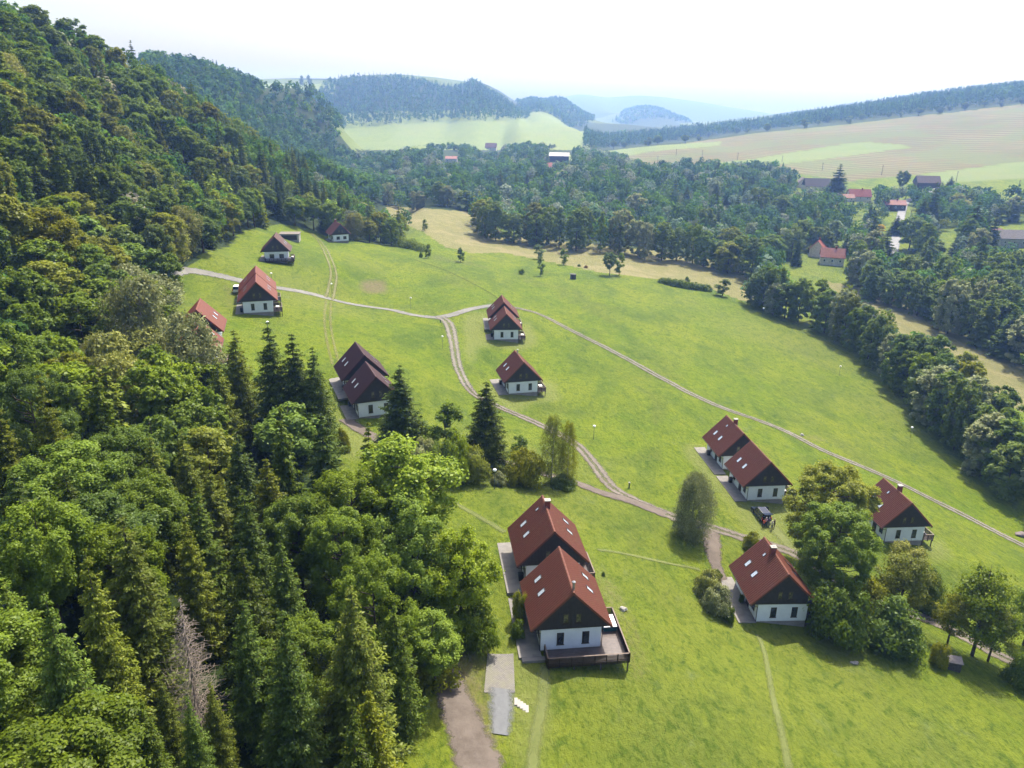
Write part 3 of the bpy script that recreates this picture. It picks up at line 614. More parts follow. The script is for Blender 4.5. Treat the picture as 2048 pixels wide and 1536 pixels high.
build_chalet('K', 'dark maroon roofed chalet, rear one of the maroon pair', 'dark', 'none')
build_chalet('L', 'orange red roofed chalet standing in front of another one by the upper gravel road', 'orange', 'side')
build_chalet('M', 'orange red roofed chalet touching the gravel road behind its twin', 'orange', 'side')
build_chalet('N', 'brown roofed chalet with low front deck on the upper meadow', 'brown', 'front', wide=True)
build_chalet('O', 'farthest small chalet with red roof at the foot of the dark wood', 'red', 'none', (.1, 3.6, 'brick'), skyl=False, wide=True)
build_chalet('P', 'bright orange roofed chalet at the wood edge, rear one of two', 'orange', 'none')
build_chalet('Q', 'bright orange roofed chalet at the wood edge mostly hidden by trees', 'orange', 'side')
# paved terraces along the entrance sides
def terrace(keys, l0, l1, w0=-5.75, front=0.0):
    for k in keys:
        mb = MB(); x, y, z, a = CHALETS[k]
        mb.box(w0, l0, -.35, -3.452, l1, -.03)
        if front: mb.box(w0 + .3, l0 - front, -.6, -2.2, l0 - .002, -.06)
        o = mb.build('terrace', M_slab); o.location = (x, y, z); o.rotation_euler[2] = R(a)
        tag(o, {'A': 'long slab terrace along the nearest chalet', 'B': 'slab terrace along the chimney chalet behind the nearest one'}.get(k, 'grey slab terrace along the entrance side of a chalet'), 'terrace', None if k in 'AB' else 'slab terraces beside chalets')
terrace('A', -5.4, 5.95, -6.0, .6); terrace('B', -6.0, 5.6, -6.0); terrace('CG', -4.6, 6.0, -5.9); terrace('DJH', -4.6, 5.3); terrace('EKI', -6.5, 5.8); terrace('LMNO', -4.6, 4.6, -5.4)
# ------------------------------------------------------------------ foliage materials: diffuse + light passing through the leaves
def leaf_mat(name, c1, c2, trans=.50, gloss=.0):
    t = NT(name); isl = t.n('NewGeometry').outputs['Random Per Island']; ob = t.n('ObjectInfo').outputs['Random']; o = t.obj()
    c = t.mix(isl, c1, c2); c = t.mix(t.ramp(t.noise(.35, 3, .6, o), .35, .65, 0, .6), c, [x * .72 for x in c1])
    hs = t.n('HueSaturation', Color=c, Hue=t.ramp(ob, 0, 1, .485, .513), Saturation=t.ramp(ob, 0, 1, 1.08, .88), Value=t.ramp(t.math('FRACT', t.math('MULTIPLY', ob, 7.3)), 0, 1, .78, 1.22)).outputs[0]
    hs = t.mix(1.0, hs, (2.85, 2.65, 1.8), 'MULTIPLY'); d = t.n('BsdfDiffuse', Color=hs); tr = t.n('BsdfTranslucent', Color=t.mix(.6, hs, [c2[0] * 1.35, c2[1] * 1.3, c2[2] * .5]))
    s = t.n('MixShader', i0=trans, i1=d.outputs[0], i2=tr.outputs[0])
    gl = t.n('BsdfGlossy', Color=(.8, .85, .9, 1), Roughness=.45)
    return t.surf(t.n('MixShader', i0=.010 + gloss, i1=s.outputs[0], i2=gl.outputs[0]))
LM = {'green': leaf_mat('leaf_green', (.046, .078, .010), (.095, .138, .016)), 'dark': leaf_mat('leaf_dark_green', (.037, .066, .012), (.074, .112, .019)),
      'olive': leaf_mat('leaf_olive', (.070, .088, .011), (.125, .138, .017)), 'lime': leaf_mat('leaf_lime', (.066, .108, .012), (.115, .158, .018), .5),
      'yellow': leaf_mat('leaf_yellowish', (.170, .130, .015), (.240, .175, .020)), 'silver': leaf_mat('leaf_silver_green', (.075, .095, .052), (.145, .160, .105), .36),
      'blue': leaf_mat('leaf_blue_green', (.048, .080, .019), (.098, .132, .034), .5), 'brown': leaf_mat('leaf_brownish', (.095, .062, .020), (.150, .092, .028), .3), 'grey': leaf_mat('leaf_greyish', (.078, .092, .028), (.130, .138, .048), .4),
      'spruce': leaf_mat('needles_dark', (.023, .040, .007), (.050, .072, .011), .28), 'spruce2': leaf_mat('needles_olive', (.046, .066, .009), (.098, .118, .014), .35),
      'spruce3': leaf_mat('needles_mid', (.032, .058, .009), (.068, .098, .014), .3)}
M_bark = basic('bark', (.085, .065, .050), .9, .4, 4); M_birch = basic('birch_bark', (.42, .40, .37), .8, .4, 3); M_dead = basic('dead_twigs', (.22, .18, .145), .9, .25, 3)
def nrm(a): return a / (np.linalg.norm(a, axis=-1, keepdims=True) + 1e-9)
def leaf_geo(c, n, r, asp=.62, rg=rng, updir=None):
    c = np.asarray(c, float); n = nrm(np.asarray(n, float)); N = len(c); q = rg.normal(size=(N, 3)) if updir is None else updir + rg.normal(size=(N, 3)) * .35
    t = nrm(q - (q * n).sum(1, keepdims=True) * n); b = np.cross(n, t); r = np.broadcast_to(np.asarray(r, float), (N,))[:, None]
    bend = n * r * .18
    v = np.stack([c + t * r - bend, c + b * r * asp, c - t * r - bend, c - b * r * asp], 1).reshape(-1, 3)
    return v, np.arange(4 * N).reshape(N, 4)
def crown_leaves(n, H, Wd, z0, rg, clumps=46, shape='round', rl=.18, top=.62, jag=.30, fill=.25):
    """leaves gathered into clumps over an uneven crown volume; returns points, normals, clump centres"""
    cc = []; tries = 0; Rx = Wd / 2; ch = H - z0
    md = 1.25 * Rx / math.sqrt(clumps) * 1.6
    lobes = rg.normal(size=(7, 3)); lobes = nrm(lobes); la = rg.uniform(-.24, .22, 7)
    while len(cc) < clumps and tries < 6000:
        tries += 1; d = nrm(rg.normal(size=3)); rr = rg.uniform(.55, 1) ** .5 if rg.random() > fill else rg.uniform(.2, .7)
        k = 1 + (la * np.clip(lobes @ d, 0, 1) ** 3).sum() * 1.4; z = d[2]
        if shape == 'round': w = 1.0; p = np.array([d[0] * Rx, d[1] * Rx, z * ch * (.40 if z > 0 else .52) ]) * rr * k * .80 + [0, 0, z0 + ch * .54]
        elif shape == 'tall': p = np.array([d[0] * Rx * (1 - .25 * max(z, 0)), d[1] * Rx * (1 - .25 * max(z, 0)), z * ch * .46]) * rr * k * .86 + [0, 0, z0 + ch * .5]
        elif shape == 'full':
            q_ = rg.uniform(-1, 1); w_ = (1 - q_ ** 3) ** .5 if q_ > 0 else 1 - .22 * q_ * q_; a = rg.uniform(0, 6.283); p = np.array([math.cos(a) * Rx * w_, math.sin(a) * Rx * w_, q_ * ch * .46]) * np.array([rr * k, rr * k, 1]) * np.array([.84, .84, 1]) + [0, 0, z0 + ch * .5]
        elif shape == 'bush': p = np.array([d[0] * Rx, d[1] * Rx, abs(z) * ch * .8]) * rr * k * .86 + [0, 0, z0 + ch * .05]
        else:
            u = rg.uniform(0, 1); prof = math.sin(math.pi * min(1, (u * .92 + .06)) ** .75) ** .8; a = rg.uniform(0, 6.283); p = np.array([math.cos(a) * Rx * prof * rr, math.sin(a) * Rx * prof * rr, z0 + ch * u * .96])
        if all(np.linalg.norm(p - q) > md * .62 for q in cc[-60:]): cc.append(p)
        elif tries > 3000: md *= .96; tries = 1500
    cc = np.array(cc); K = len(cc); cr = rg.uniform(.75, 1.3, K) * md * .78
    idx = rg.integers(0, K, n); d = nrm(rg.normal(size=(n, 3))); d[:, 2] = np.where(d[:, 2] < -.7, -d[:, 2], d[:, 2])
    rr = rg.uniform(.25, 1, n) ** .45; p = cc[idx] + d * (cr[idx] * rr * (1 + jag * rg.normal(size=n) * .5))[:, None] * np.array([1.05, 1.05, .92])
    ctr = np.array([0, 0, z0 + ch * .4]); out = nrm(p - ctr)
    nn = d * .55 + out * .35 + np.array([0, 0, .35]) + rg.normal(size=(n, 3)) * .42
    return p, nn, cc
def add_trunk(H, z0, cc, rg, r0, limbs=18, nseg=5):
    mb = MB(); lean = rg.normal(size=2) * .25; pts = [(lean[0] * (k / 5) ** 2 + rg.normal() * .06, lean[1] * (k / 5) ** 2 + rg.normal() * .06, H * .9 * k / 5 - (.5 if k == 0 else 0)) for k in range(6)]
    mb.tube(pts, [r0 * 1.25, r0 * .9, r0 * .7, r0 * .5, r0 * .28, r0 * .08], 8)
    for i in rg.permutation(len(cc))[:limbs]:
        c = cc[i]; zb = max(z0 * .7, min(c[2] - abs(np.hypot(c[0], c[1])) * .7, H * .75)); k = zb / (H * .9) * 5; a = int(min(k, 4)); f = k - a
        s = np.array(pts[a]) * (1 - f) + np.array(pts[a + 1]) * f; m = (s * .45 + c * .55) + [0, 0, -.1 * np.linalg.norm(c - s)]
        rr = r0 * .34; mb.tube([s, m, c], [rr, rr * .6, rr * .2], 5)
    return mb
PROTO = {}
def proto_broad(name, H, Wd, z0, n, rl, seed, clumps, shape='round', r0=.22, limbs=18, asp=.62, jag=.3, bark=None, fill=.25):
    rg = np.random.default_rng(seed); p, nn, cc = crown_leaves(n, H, Wd, z0, rg, clumps, shape, rl, jag=jag, fill=fill)
    v, f = leaf_geo(p, nn, rl * rg.uniform(.65, 1.25, n), asp, rg); v[:, 2] = np.maximum(v[:, 2], .05)
    cm = np_mesh('crown_' + name, v, f); cm.materials.append(LM['green'])
    tm = add_trunk(H, z0, cc, rg, r0, limbs).mesh('trunk_' + name, bark or M_bark, True)
    PROTO[name] = dict(crown=cm, trunk=tm, H=float(v[:, 2].max()), W=float(np.percentile(np.hypot(v[:, 0], v[:, 1]), 97) * 2))
def proto_weep(name, H, Wd, z0, n, rl, seed, strands, bark, droop=1.0, prof=.5):
    """hanging strands of small leaves (birch, willow)"""
    rg = np.random.default_rng(seed); P, Nn, U, cc = [], [], [], []
    per = n // strands; lob = nrm(rg.normal(size=(9, 3))); la = rg.uniform(-.5, .45, 9); got = 0
    while got < strands:
        u = rg.uniform(.0, 1) ** .9; a = rg.uniform(0, 6.283); dv = nrm(np.array([math.cos(a), math.sin(a), (u - .5) * 2.2])); k_ = 1 + (la * np.clip(lob @ dv, 0, 1) ** 4).sum()
        if rg.random() > .35 + .65 * k_: continue
        got += 1; w = Wd / 2 * (math.sin(math.pi * (u * .84 + .14)) ** prof) * np.clip(k_, .55, 1.3) * rg.uniform(.82, 1.12); r = w * math.sqrt(rg.uniform(.12, 1)); L = rg.uniform(.06, .24) * H * droop
        zt = z0 + (H - z0) * u; c = np.array([r * math.cos(a), r * math.sin(a), zt]); cc.append(c)
        k = rg.uniform(0, 1, per); sway = rg.normal(size=2) * .22; out_ = rg.uniform(.2, .8)
        pt = c + np.stack([math.cos(a) * out_ * k + sway[0] * k, math.sin(a) * out_ * k + sway[1] * k, -L * k + .45 * np.sin(k * 3)], -1) + rg.normal(size=(per, 3)) * .20 * (Wd / 5)
        P.append(pt); Nn.append(np.tile([math.cos(a), math.sin(a), .35], (per, 1)) + rg.normal(size=(per, 3)) * .6)
    p = np.concatenate(P); nn = np.concatenate(Nn); p[:, 2] = np.maximum(p[:, 2], z0 * .25 + .1)
    v, f = leaf_geo(p, nn, rl * rg.uniform(.6, 1.3, len(p)), .5, rg, np.array([0, 0, -1.0])); cm = np_mesh('crown_' + name, v, f); cm.materials.append(LM['green'])
    tm = add_trunk(H, z0, np.array(cc), rg, .13 if Wd < 5 else .2, 26).mesh('trunk_' + name, bark, True)
    PROTO[name] = dict(crown=cm, trunk=tm, H=float(v[:, 2].max()), W=float(np.percentile(np.hypot(v[:, 0], v[:, 1]), 97) * 2))
def proto_spruce(name, H, Wd, seed, wh, per, tufts, rl, z0=.8, power=.85, dead=False):
    rg = np.random.default_rng(seed); P, Nn, U, Rr = [], [], [], []; mb = MB()
    mb.tube([(0, 0, -.5), (0, 0, H * .4), (0, 0, H * .75), (0, 0, H * .985)], [H * .0135, H * .009, H * .005, .015], 7)
    for i in range(wh):
        u = (i + rg.uniform(-.3, .3)) / wh; z = z0 + (H - z0) * u; L0 = Wd / 2 * max(.04, (1 - u)) ** power * (1 if u > .12 else .8 + u * 1.6)
        for b in range(per if u < .8 else max(4, per - 3)):
            a = 6.283 * (b + rg.uniform(-.35, .35)) / per + i * 1.3; L = L0 * rg.uniform(.62, 1.22); n = max(3, int(tufts * (L / (Wd / 2)) + 2))
            k = np.linspace(.12, 1, n); drop = -.34 * L * k ** 1.3 + .30 * L * np.maximum(k - .55, 0) ** 1.5 * 2 + .12 * L * u; rad = L * k
            bx = np.stack([np.cos(a) * rad, np.sin(a) * rad, z + drop], -1)
            if dead:
                mb.tube([(0, 0, z), bx[n // 2], bx[-1]], [.035, .022, .007], 4)
                for q in range(5):
                    s = bx[rg.integers(1, n)]; e_ = s + np.array([math.cos(a + rg.choice([-1, 1]) * .9), math.sin(a + rg.choice([-1, 1]) * .9), rg.uniform(-.4, .3)]) * L * .35; mb.tube([s, e_], [.014, .005], 3)
                continue
            if tufts > 12 and u < .92: mb.tube([(0, 0, z), bx[-1] * .9 + np.array([0, 0, z + drop[-1]]) * 0 + np.array([0, 0, .1 * (z + drop[-1])])], [.03, .008], 3)
            for side in (-1, 0, 1):
                wd = .42 * L * (1 - k * .75) * abs(side) + .0; off = rg.uniform(.2, 1, n) * wd
                sd = np.array([-math.sin(a), math.cos(a), 0]) * side
                pt = bx + sd * off[:, None] + np.array([0, 0, -.16]) * off[:, None] + rg.normal(size=(n, 3)) * .05 * L0
                P.append(pt); U.append(np.tile([math.cos(a), math.sin(a), -.25], (n, 1)) + sd * .9); Nn.append(np.tile([math.cos(a) * .35, math.sin(a) * .35, .8], (n, 1)) + rg.normal(size=(n, 3)) * .38); Rr.append(np.full(n, rl) * rg.uniform(.7, 1.3, n) * (.7 + .5 * (1 - u)))
    tm = mb.mesh('trunk_' + name, M_dead if dead else M_bark)
    if dead: PROTO[name] = dict(crown=None, trunk=tm, H=H, W=Wd * .9); return
    p, nn, uu, rr = map(np.concatenate, (P, Nn, U, Rr))
    v, f = leaf_geo(p, nn, rr, .42, rg, nrm(uu)); v[:, 2] = np.maximum(v[:, 2], .05)
    cm = np_mesh('crown_' + name, v, f); cm.materials.append(LM['spruce']); PROTO[name] = dict(crown=cm, trunk=tm, H=H, W=Wd)
for i in range(4):
    proto_broad('near_broad_%d' % i, 15, 9.5, 3.0, 62000, .118, 20 + i, 130, 'round' if i % 2 == 0 else 'full', .24, 24, jag=.45)
    proto_broad('mid_broad_%d' % i, 15, 9.0, 2.2, 11000, .27, 30 + i, 105, 'round' if i % 2 else 'full', .22, 8, jag=.45)
for i in range(2): proto_broad('near_lime_%d' % i, 17, 10, 3.0, 32000, .155, 40 + i, 150, 'tall', .22, 80, jag=.75, fill=.45)
for i in range(2): proto_broad('near_bush_%d' % i, 4, 5, .1, 9000, .12, 50 + i, 30, 'bush', .08, 8)
for i in range(2): proto_broad('mid_bush_%d' % i, 4, 5, .1, 1800, .27, 55 + i, 22, 'bush', .07, 3)
for i in range(3): proto_broad('full_broad_%d' % i, 15, 8.5, .5, 11000, .28, 130 + i, 105, 'full', .2, 6, jag=.45)
proto_broad('open_tree', 12, 8, .9, 8500, .15, 61, 80, 'tall', .17, 60, jag=.7, fill=.45)
proto_broad('small_tree', 8, 4, .6, 4200, .17, 63, 34, 'full', .10, 8, jag=.45)
proto_broad('poplar', 17, 6.0, 1.0, 6500, .33, 64, 40, 'column', .2, 6)
proto_weep('birch', 12, 4.2, 1.2, 14000, .095, 70, 300, M_birch, 1.0); proto_weep('willow', 9.5, 6.4, .3, 34000, .10, 71, 620, M_bark, .8, .6)
proto_weep('birch_mid', 15, 6.4, 2.0, 9000, .22, 72, 260, M_birch, 1.0)
for i in range(3):
    proto_spruce('near_spruce_%d' % i, 17, 6.8 + .5 * i, 80 + i, 31, 8, 44, .19, power=.72); proto_spruce('mid_spruce_%d' % i, 17, 6.0, 90 + i, 24, 7, 12, .42, power=.75)
proto_spruce('dead_spruce', 15, 5.0, 99, 34, 8, 8, .2, dead=True, z0=3)

def plant(pn, loc, height, width=None, mat='green', name='broadleaf_tree', label=None, cat='tree', group=None, rz=None, lean=0):
    pr = PROTO[pn]; sz = height / pr['H']; sx = (width / pr['W']) if width else sz
    t = thing(name, label, cat, loc, random.uniform(0, 6.283) if rz is None else rz, group); t.scale = (sx, sx, sz)
    if lean: t.rotation_euler[0] = lean
    tr = link('trunk', pr['trunk'], t)
    if pr['crown']:
        cr = link('crown', pr['crown'], t); cr.material_slots[0].link = 'OBJECT'; cr.material_slots[0].material = LM[mat]
    return t
def plant_px(pn, u, vb, vt, wpx, mat='green', name='broadleaf_tree', label=None, cat='tree', group=None, y=None):
    """the tree whose foot shows at (u, vb), its top at height vt and wpx wide in the 2048 px wide view"""
    if y is None: p = at(u, vb)
    else: q = ray(u, vb); x = q[0] / q[1] * y; p = np.array([x, y, float(h(x, y))])
    top = gy(u, vt, p[1]); d = proj(np.array([p[0], p[1], p[2] + 4]))[2]
    return plant(pn, p, max(.5, top[2] - p[2]), wpx / F * d, mat, name, label, cat, group)
# ------------------------------------------------------------------ single trees and shrubs one can point to
def tree_(*a, **k): return plant_px(*a, **k)
tree_('near_spruce_0', 805, 915, 728, 124, 'spruce', 'spruce_tree', 'tall dark spruce standing in front of the maroon chalets', 'conifer')
tree_('near_spruce_1', 972, 935, 760, 114, 'spruce', 'spruce_tree', 'tall dark spruce just right of the leafy thicket in mid meadow', 'conifer')
tree_('small_tree', 893, 925, 803, 80, 'green', 'broadleaf_tree', 'bright green young tree between the two tall dark spruces')
for (u, vb, vt, w, m, l) in ((846, 950, 878, 74, 'silver', 'greyish green bush at the left end of the thicket between the spruces'), (886, 962, 880, 56, 'blue', 'dark bush inside the thicket between the two spruces'), (914, 965, 868, 60, 'lime', 'yellow green bush in the middle of the thicket between the spruces'),
                              (948, 962, 892, 66, 'olive', 'olive green bush at the right of the thicket below the tall spruce'), (772, 925, 884, 60, 'dark', 'low dark bush under the tall spruce by the maroon chalets'), (997, 968, 940, 34, 'silver', 'small grey bush beside the street lamp at the thicket'),
                              (1050, 968, 898, 78, 'olive', 'rounded olive bush beside the pair of thin birches'), (1125, 972, 945, 60, 'dark', 'low dark bush at the feet of the thin birches'), (808, 935, 890, 56, 'blue', 'dark shrub at the foot of the spruce before the maroon chalets')):
    tree_('near_bush_%d' % (u % 2), u, vb, vt, w, m, 'bush', l, 'bush')
tree_('small_tree', 1040, 935, 868, 46, 'green', 'broadleaf_tree', 'small tree rising behind the olive bush near the birches')
tree_('birch', 1103, 968, 828, 54, 'olive', 'birch_tree', 'thin wispy birch, left one of the pair beside the dirt road', 'tree'); tree_('birch', 1134, 972, 840, 46, 'olive', 'birch_tree', 'thin wispy birch, right one of the pair beside the dirt road', 'tree')
tree_('willow', 1380, 1072, 940, 90, 'silver', 'willow_tree', 'egg shaped silvery willow alone beside the dirt road junction')
tree_('near_broad_1', 1634, 1150, 930, 158, 'olive', 'broadleaf_tree', 'largest bushy tree standing left of the half hidden chalet', y=104)
tree_('near_broad_3', 1652, 1205, 1008, 160, 'green', 'broadleaf_tree', 'dense dark tree in front of the largest bushy tree near the half hidden chalet', y=94)
tree_('near_bush_0', 1668, 1270, 1165, 128, 'dark', 'bush', 'broad dark bush beside the deck of the chalet with three roof windows', 'bush')
tree_('near_bush_1', 1772, 1285, 1185, 140, 'dark', 'bush', 'large rounded dark bush on the grass left of the dirt road', 'bush')
tree_('near_bush_0', 1720, 1240, 1160, 96, 'olive', 'bush', 'olive bush behind the large rounded dark bush near the dirt road', 'bush')
tree_('open_tree', 1790, 1235, 1098, 104, 'olive', 'broadleaf_tree', 'loose olive tree in front of the half hidden chalet'); tree_('near_bush_1', 1850, 1215, 1130, 72, 'blue', 'bush', 'dark greyish bush right of the loose olive tree', 'bush')
tree_('near_bush_0', 1812, 1135, 1085, 70, 'grey', 'bush', 'greyish flowering shrub under the half hidden chalet', 'bush')
tree_('open_tree', 1945, 1312, 1138, 120, 'green', 'broadleaf_tree', 'open branched tree over the dirt road near the right edge'); tree_('open_tree', 1893, 1290, 1180, 70, 'olive', 'broadleaf_tree', 'thin airy young tree left of the open branched tree')
tree_('open_tree', 1975, 1322, 1200, 80, 'olive', 'broadleaf_tree', 'small leaning tree right of the open branched tree'); tree_('open_tree', 2046, 1290, 1170, 76, 'green', 'broadleaf_tree', 'sparse tree cut by the right edge above the bush'); tree_('near_bush_1', 2045, 1375, 1295, 80, 'dark', 'bush', 'dark bush cut by the right edge of the view', 'bush')
tree_('near_bush_0', 1876, 1330, 1285, 40, 'olive', 'bush', 'little bush below the thin airy young tree', 'bush')
for (u, vb, vt, w, m, l) in ((1418, 1195, 1142, 60, 'grey', 'upper part of silvery low shrub bed left of the three window chalet'), (1432, 1225, 1172, 62, 'silver', 'lower silvery shrub left of the three window chalet'), (1456, 1242, 1212, 26, 'dark', 'small dark green bush at the end of the silvery shrubs'), (1504, 1100, 1064, 36, 'olive', 'round bush behind the roof of the three window chalet'),
                              (1432, 1158, 1140, 22, 'dark', 'tiny dark bush above the silvery shrubs'), (1207, 1151, 1143, 8, 'dark', 'tiny dark tuft on the mown grass right of the nearest chalets'), (1040, 1240, 1180, 34, 'olive', 'overgrown bush at the terrace of the nearest chalet'), (1036, 1276, 1240, 30, 'green', 'lower overgrown bush at the terrace of the nearest chalet'), (1482, 1205, 1188, 12, 'dark', 'potted green plant by the wall of the three window chalet')):
    tree_('near_bush_%d' % (u % 2), u, vb, vt, w, m, 'bush', l, 'bush')
# far edge of the meadow
for (pn, u, vb, vt, w, m, l) in (('small_tree', 850, 461, 438, 15, 'blue', 'little round tree alone on the pale hay field'), ('small_tree', 857, 516, 487, 16, 'green', 'small tree at the end of the hedge on the upper meadow'), ('mid_bush_0', 842, 515, 503, 8, 'dark', 'tiny dark bush left of the tree at the hedge end'), ('small_tree', 921, 524, 494, 18, 'green', 'lone small tree on the meadow before the hay field'),
                                 ('small_tree', 1077, 518, 488, 22, 'blue', 'roundish small tree at the hay field edge, behind a slim one'), ('small_tree', 1081, 552, 513, 15, 'green', 'slim tree in front of the roundish one on the far meadow'), ('small_tree', 1127, 529, 497, 18, 'green', 'little tree at the hay field edge right of the slim one'), ('mid_broad_1', 1219, 551, 503, 30, 'blue', 'left of two bushy trees side by side before the hay field'), ('small_tree', 1238, 551, 504, 22, 'green', 'right of two bushy trees side by side before the hay field'),
                                 ('mid_bush_1', 1043, 548, 536, 15, 'dark', 'small dark bush on the far meadow near the slim tree'), ('small_tree', 1445, 592, 557, 30, 'blue', 'crooked small tree at the end of the low hedge by the hay field'), ('small_tree', 1373, 572, 552, 14, 'green', 'small tree sticking out of the low hedge by the hay field'), ('mid_bush_0', 1172, 536, 530, 8, 'brown', 'tiny reddish shrub at the hay field edge'), ('mid_bush_0', 1158, 533, 528, 7, 'dark', 'tiny shrub left of the reddish one'),
                                 ('small_tree', 604, 173, 150, 12, 'blue', 'left of two tiny trees on the far hilltop field'), ('small_tree', 619, 173, 149, 11, 'blue', 'right of two tiny trees on the far hilltop field')):
    tree_(pn, u, vb, vt, w, m, 'bush' if 'bush' in pn else 'broadleaf_tree', l, 'bush' if 'bush' in pn else 'tree')
hd = [(1327, 566), (1338, 569), (1350, 572), (1362, 574), (1375, 577), (1388, 579), (1400, 580), (1412, 582)]
def hedge(name, pts, hgt, w, mat, label):
    rg = np.random.default_rng(len(pts)); P, N_ = [], []
    for u, v in pts:
        p = at(u, v); k = 700; d = nrm(rg.normal(size=(k, 3))); d[:, 2] = abs(d[:, 2]); P.append(p + d * np.array([w, w * .8, hgt * rg.uniform(.7, 1.2)]) * rg.uniform(.6, 1, (k, 1))); N_.append(d + rg.normal(size=(k, 3)) * .5)
    v, f = leaf_geo(np.concatenate(P), np.concatenate(N_), .32 * rg.uniform(.6, 1.2, 700 * len(pts)), .6, rg); me = np_mesh(name, v, f); me.materials.append(LM[mat]); tag(link(name, me), label, 'hedge')
hedge('hedge', hd, 3.0, 3.2, 'dark', 'low dark hedge along the edge of the hay field')
hedge('hedge', [(797, 492), (806, 494), (815, 496), (824, 497), (834, 499), (843, 502)], 5.5, 4.2, 'blue', 'bushy hedge at the tip of the dark wood')
# left group of spruces in front of the orange chalets and the leafy trees at the near lawn
for (i, u, vb, vt, w, m, l) in ((0, 560, 905, 640, 122, 'spruce', 'tall dark spruce left in the row of three below the orange chalets'), (1, 604, 912, 662, 118, 'spruce', 'middle spruce in the row of three below the orange chalets'), (2, 642, 918, 690, 108, 'spruce', 'right spruce in the row of three below the orange chalets'), (1, 492, 880, 655, 104, 'spruce2', 'olive green slim spruce left of the row of three'), (0, 455, 905, 715, 90, 'spruce2', 'olive spruce before the hidden orange chalet')):
    tree_('near_spruce_%d' % i, u, vb, vt, w, m, 'spruce_tree', l, 'conifer')
tree_('near_bush_1', 685, 900, 852, 40, 'olive', 'bush', 'small yellowish bush at the foot of the spruce row', 'bush')
for (pn, x, y, hh, w, m, l) in (('near_lime_0', -12.5, 82, 19.5, 12.5, 'lime', 'big lime green tree at the lawn edge, top near the meadow path'), ('near_lime_1', -5.2, 71.5, 14.5, 8.6, 'lime', 'lime green tree close to the terrace of the nearest chalet'),
                                ('near_lime_1', -10.5, 71, 16.5, 9, 'lime', 'lime green tree behind the two at the lawn edge'), ('near_broad_1', -18, 76, 16, 9, 'green', 'green tree behind the big lime green tree'), ('near_lime_0', -7.3, 62.5, 9.5, 5.6, 'lime', 'low yellow green tree hanging over the dirt track'),
                                ('near_broad_3', -12.5, 60, 16, 8, 'green', 'tall green tree left of the dirt track'), ('near_spruce_2', -12.5, 51, 19, 8.5, 'spruce2', 'olive spruce left of the dirt track start'), ('near_broad_1', -6.8, 42, 8.5, 6, 'silver', 'pale green tree at the foot of the view beside the dirt track')):
    plant(pn, (x, y, float(h(x, y))), hh, w, m, 'spruce_tree' if 'spruce' in pn else 'broadleaf_tree', l, 'conifer' if 'spruce' in pn else 'tree')
for (pn, x, y, hh, w, m, l) in (('near_bush_0', -3.6, 70.6, 5.5, 5.5, 'green', 'green undergrowth at the foot of the lime green tree by the terrace'), ('near_bush_1', -8.0, 70.0, 6.5, 7, 'green', 'undergrowth between the lime green trees at the lawn edge'), ('near_bush_1', -7.6, 64.5, 5, 6, 'olive', 'undergrowth at the upper end of the dirt track'), ('near_bush_0', -9.5, 78, 6, 7, 'lime', 'bright shrub at the foot of the big lime green tree')):
    plant(pn, (x, y, float(h(x, y))), hh, w, m, 'bush', l, 'bush')
FIXED = [(-12.5, 82), (-5.2, 71.5), (-10.5, 71), (-18, 76), (-7.3, 62.5), (-12.5, 60), (-12.5, 51), (-6.8, 42)] + [tuple(at(u, v)[:2]) for u, v in ((560, 905), (604, 912), (640, 918), (492, 880), (455, 905))]

# ------------------------------------------------------------------ woods: trees are scattered over the ground, the ones that show largest become things
CAND = []
def scatter(poly, d, n, seed, y0=-1e9, y1=1e9, keep=None):
    rg = np.random.default_rng(seed); P = np.array(poly); lo, hi = P.min(0), P.max(0); out = []; grid = {}
    q = rg.uniform(lo, hi, (n, 2)); q = q[inpoly(q[:, 0], q[:, 1], poly) & (q[:, 1] > y0) & (q[:, 1] < y1)]
    for x, y in q:
        dd = d(x, y) if callable(d) else d; k = (int(x // 6), int(y // 6)); w = int(dd // 6) + 1; ok = True
        for a in range(-w, w + 1):
            for b in range(-w, w + 1):
                for (px, py) in grid.get((k[0] + a, k[1] + b), ()):
                    if (px - x) ** 2 + (py - y) ** 2 < dd * dd: ok = False; break
                if not ok: break
            if not ok: break
        if ok: grid.setdefault(k, []).append((x, y)); out.append((x, y))
    return out
def far_enough(x, y, r): return all((x - a) ** 2 + (y - b) ** 2 > r * r for a, b in FIXED)
class T_: pass
# openings in the woods through which these things show: window in the view, farthest distance to keep clear
OPEN = [(515, 600, 680, 790, 142), (392, 588, 462, 668, 148), (322, 1170, 450, 1372, 64), (1698, 376, 1745, 398, 800), (1600, 350, 1660, 370, 900), (1612, 488, 1692, 532, 440), (1778, 405, 1822, 500, 600), (1985, 448, 2080, 482, 560), (1835, 352, 1875, 372, 900), (890, 304, 915, 322, 1500), (1100, 300, 1140, 320, 1500), (958, 286, 1000, 300, 1600), (1690, 352, 1800, 372, 800), (1880, 462, 1915, 500, 520)]
for (pn_, u_, y_, vt_, w_, m_, l_) in (('birch_mid', 292, 122, 545, 12.5, 'silver', 'large silvery poplar like tree left of the bright orange roofs'), ('birch_mid', 384, 120, 618, 11.0, 'silver', 'silvery tree covering the corner of the bright orange roofed chalet')):
    q_ = ray(u_, 700); x_ = q_[0] / q_[1] * y_; z_ = float(h(x_, y_)); plant(pn_, (x_, y_, z_), gy(u_, vt_, y_)[2] - z_, w_, m_, 'broadleaf_tree', l_, 'tree'); FIXED.append((x_, y_))
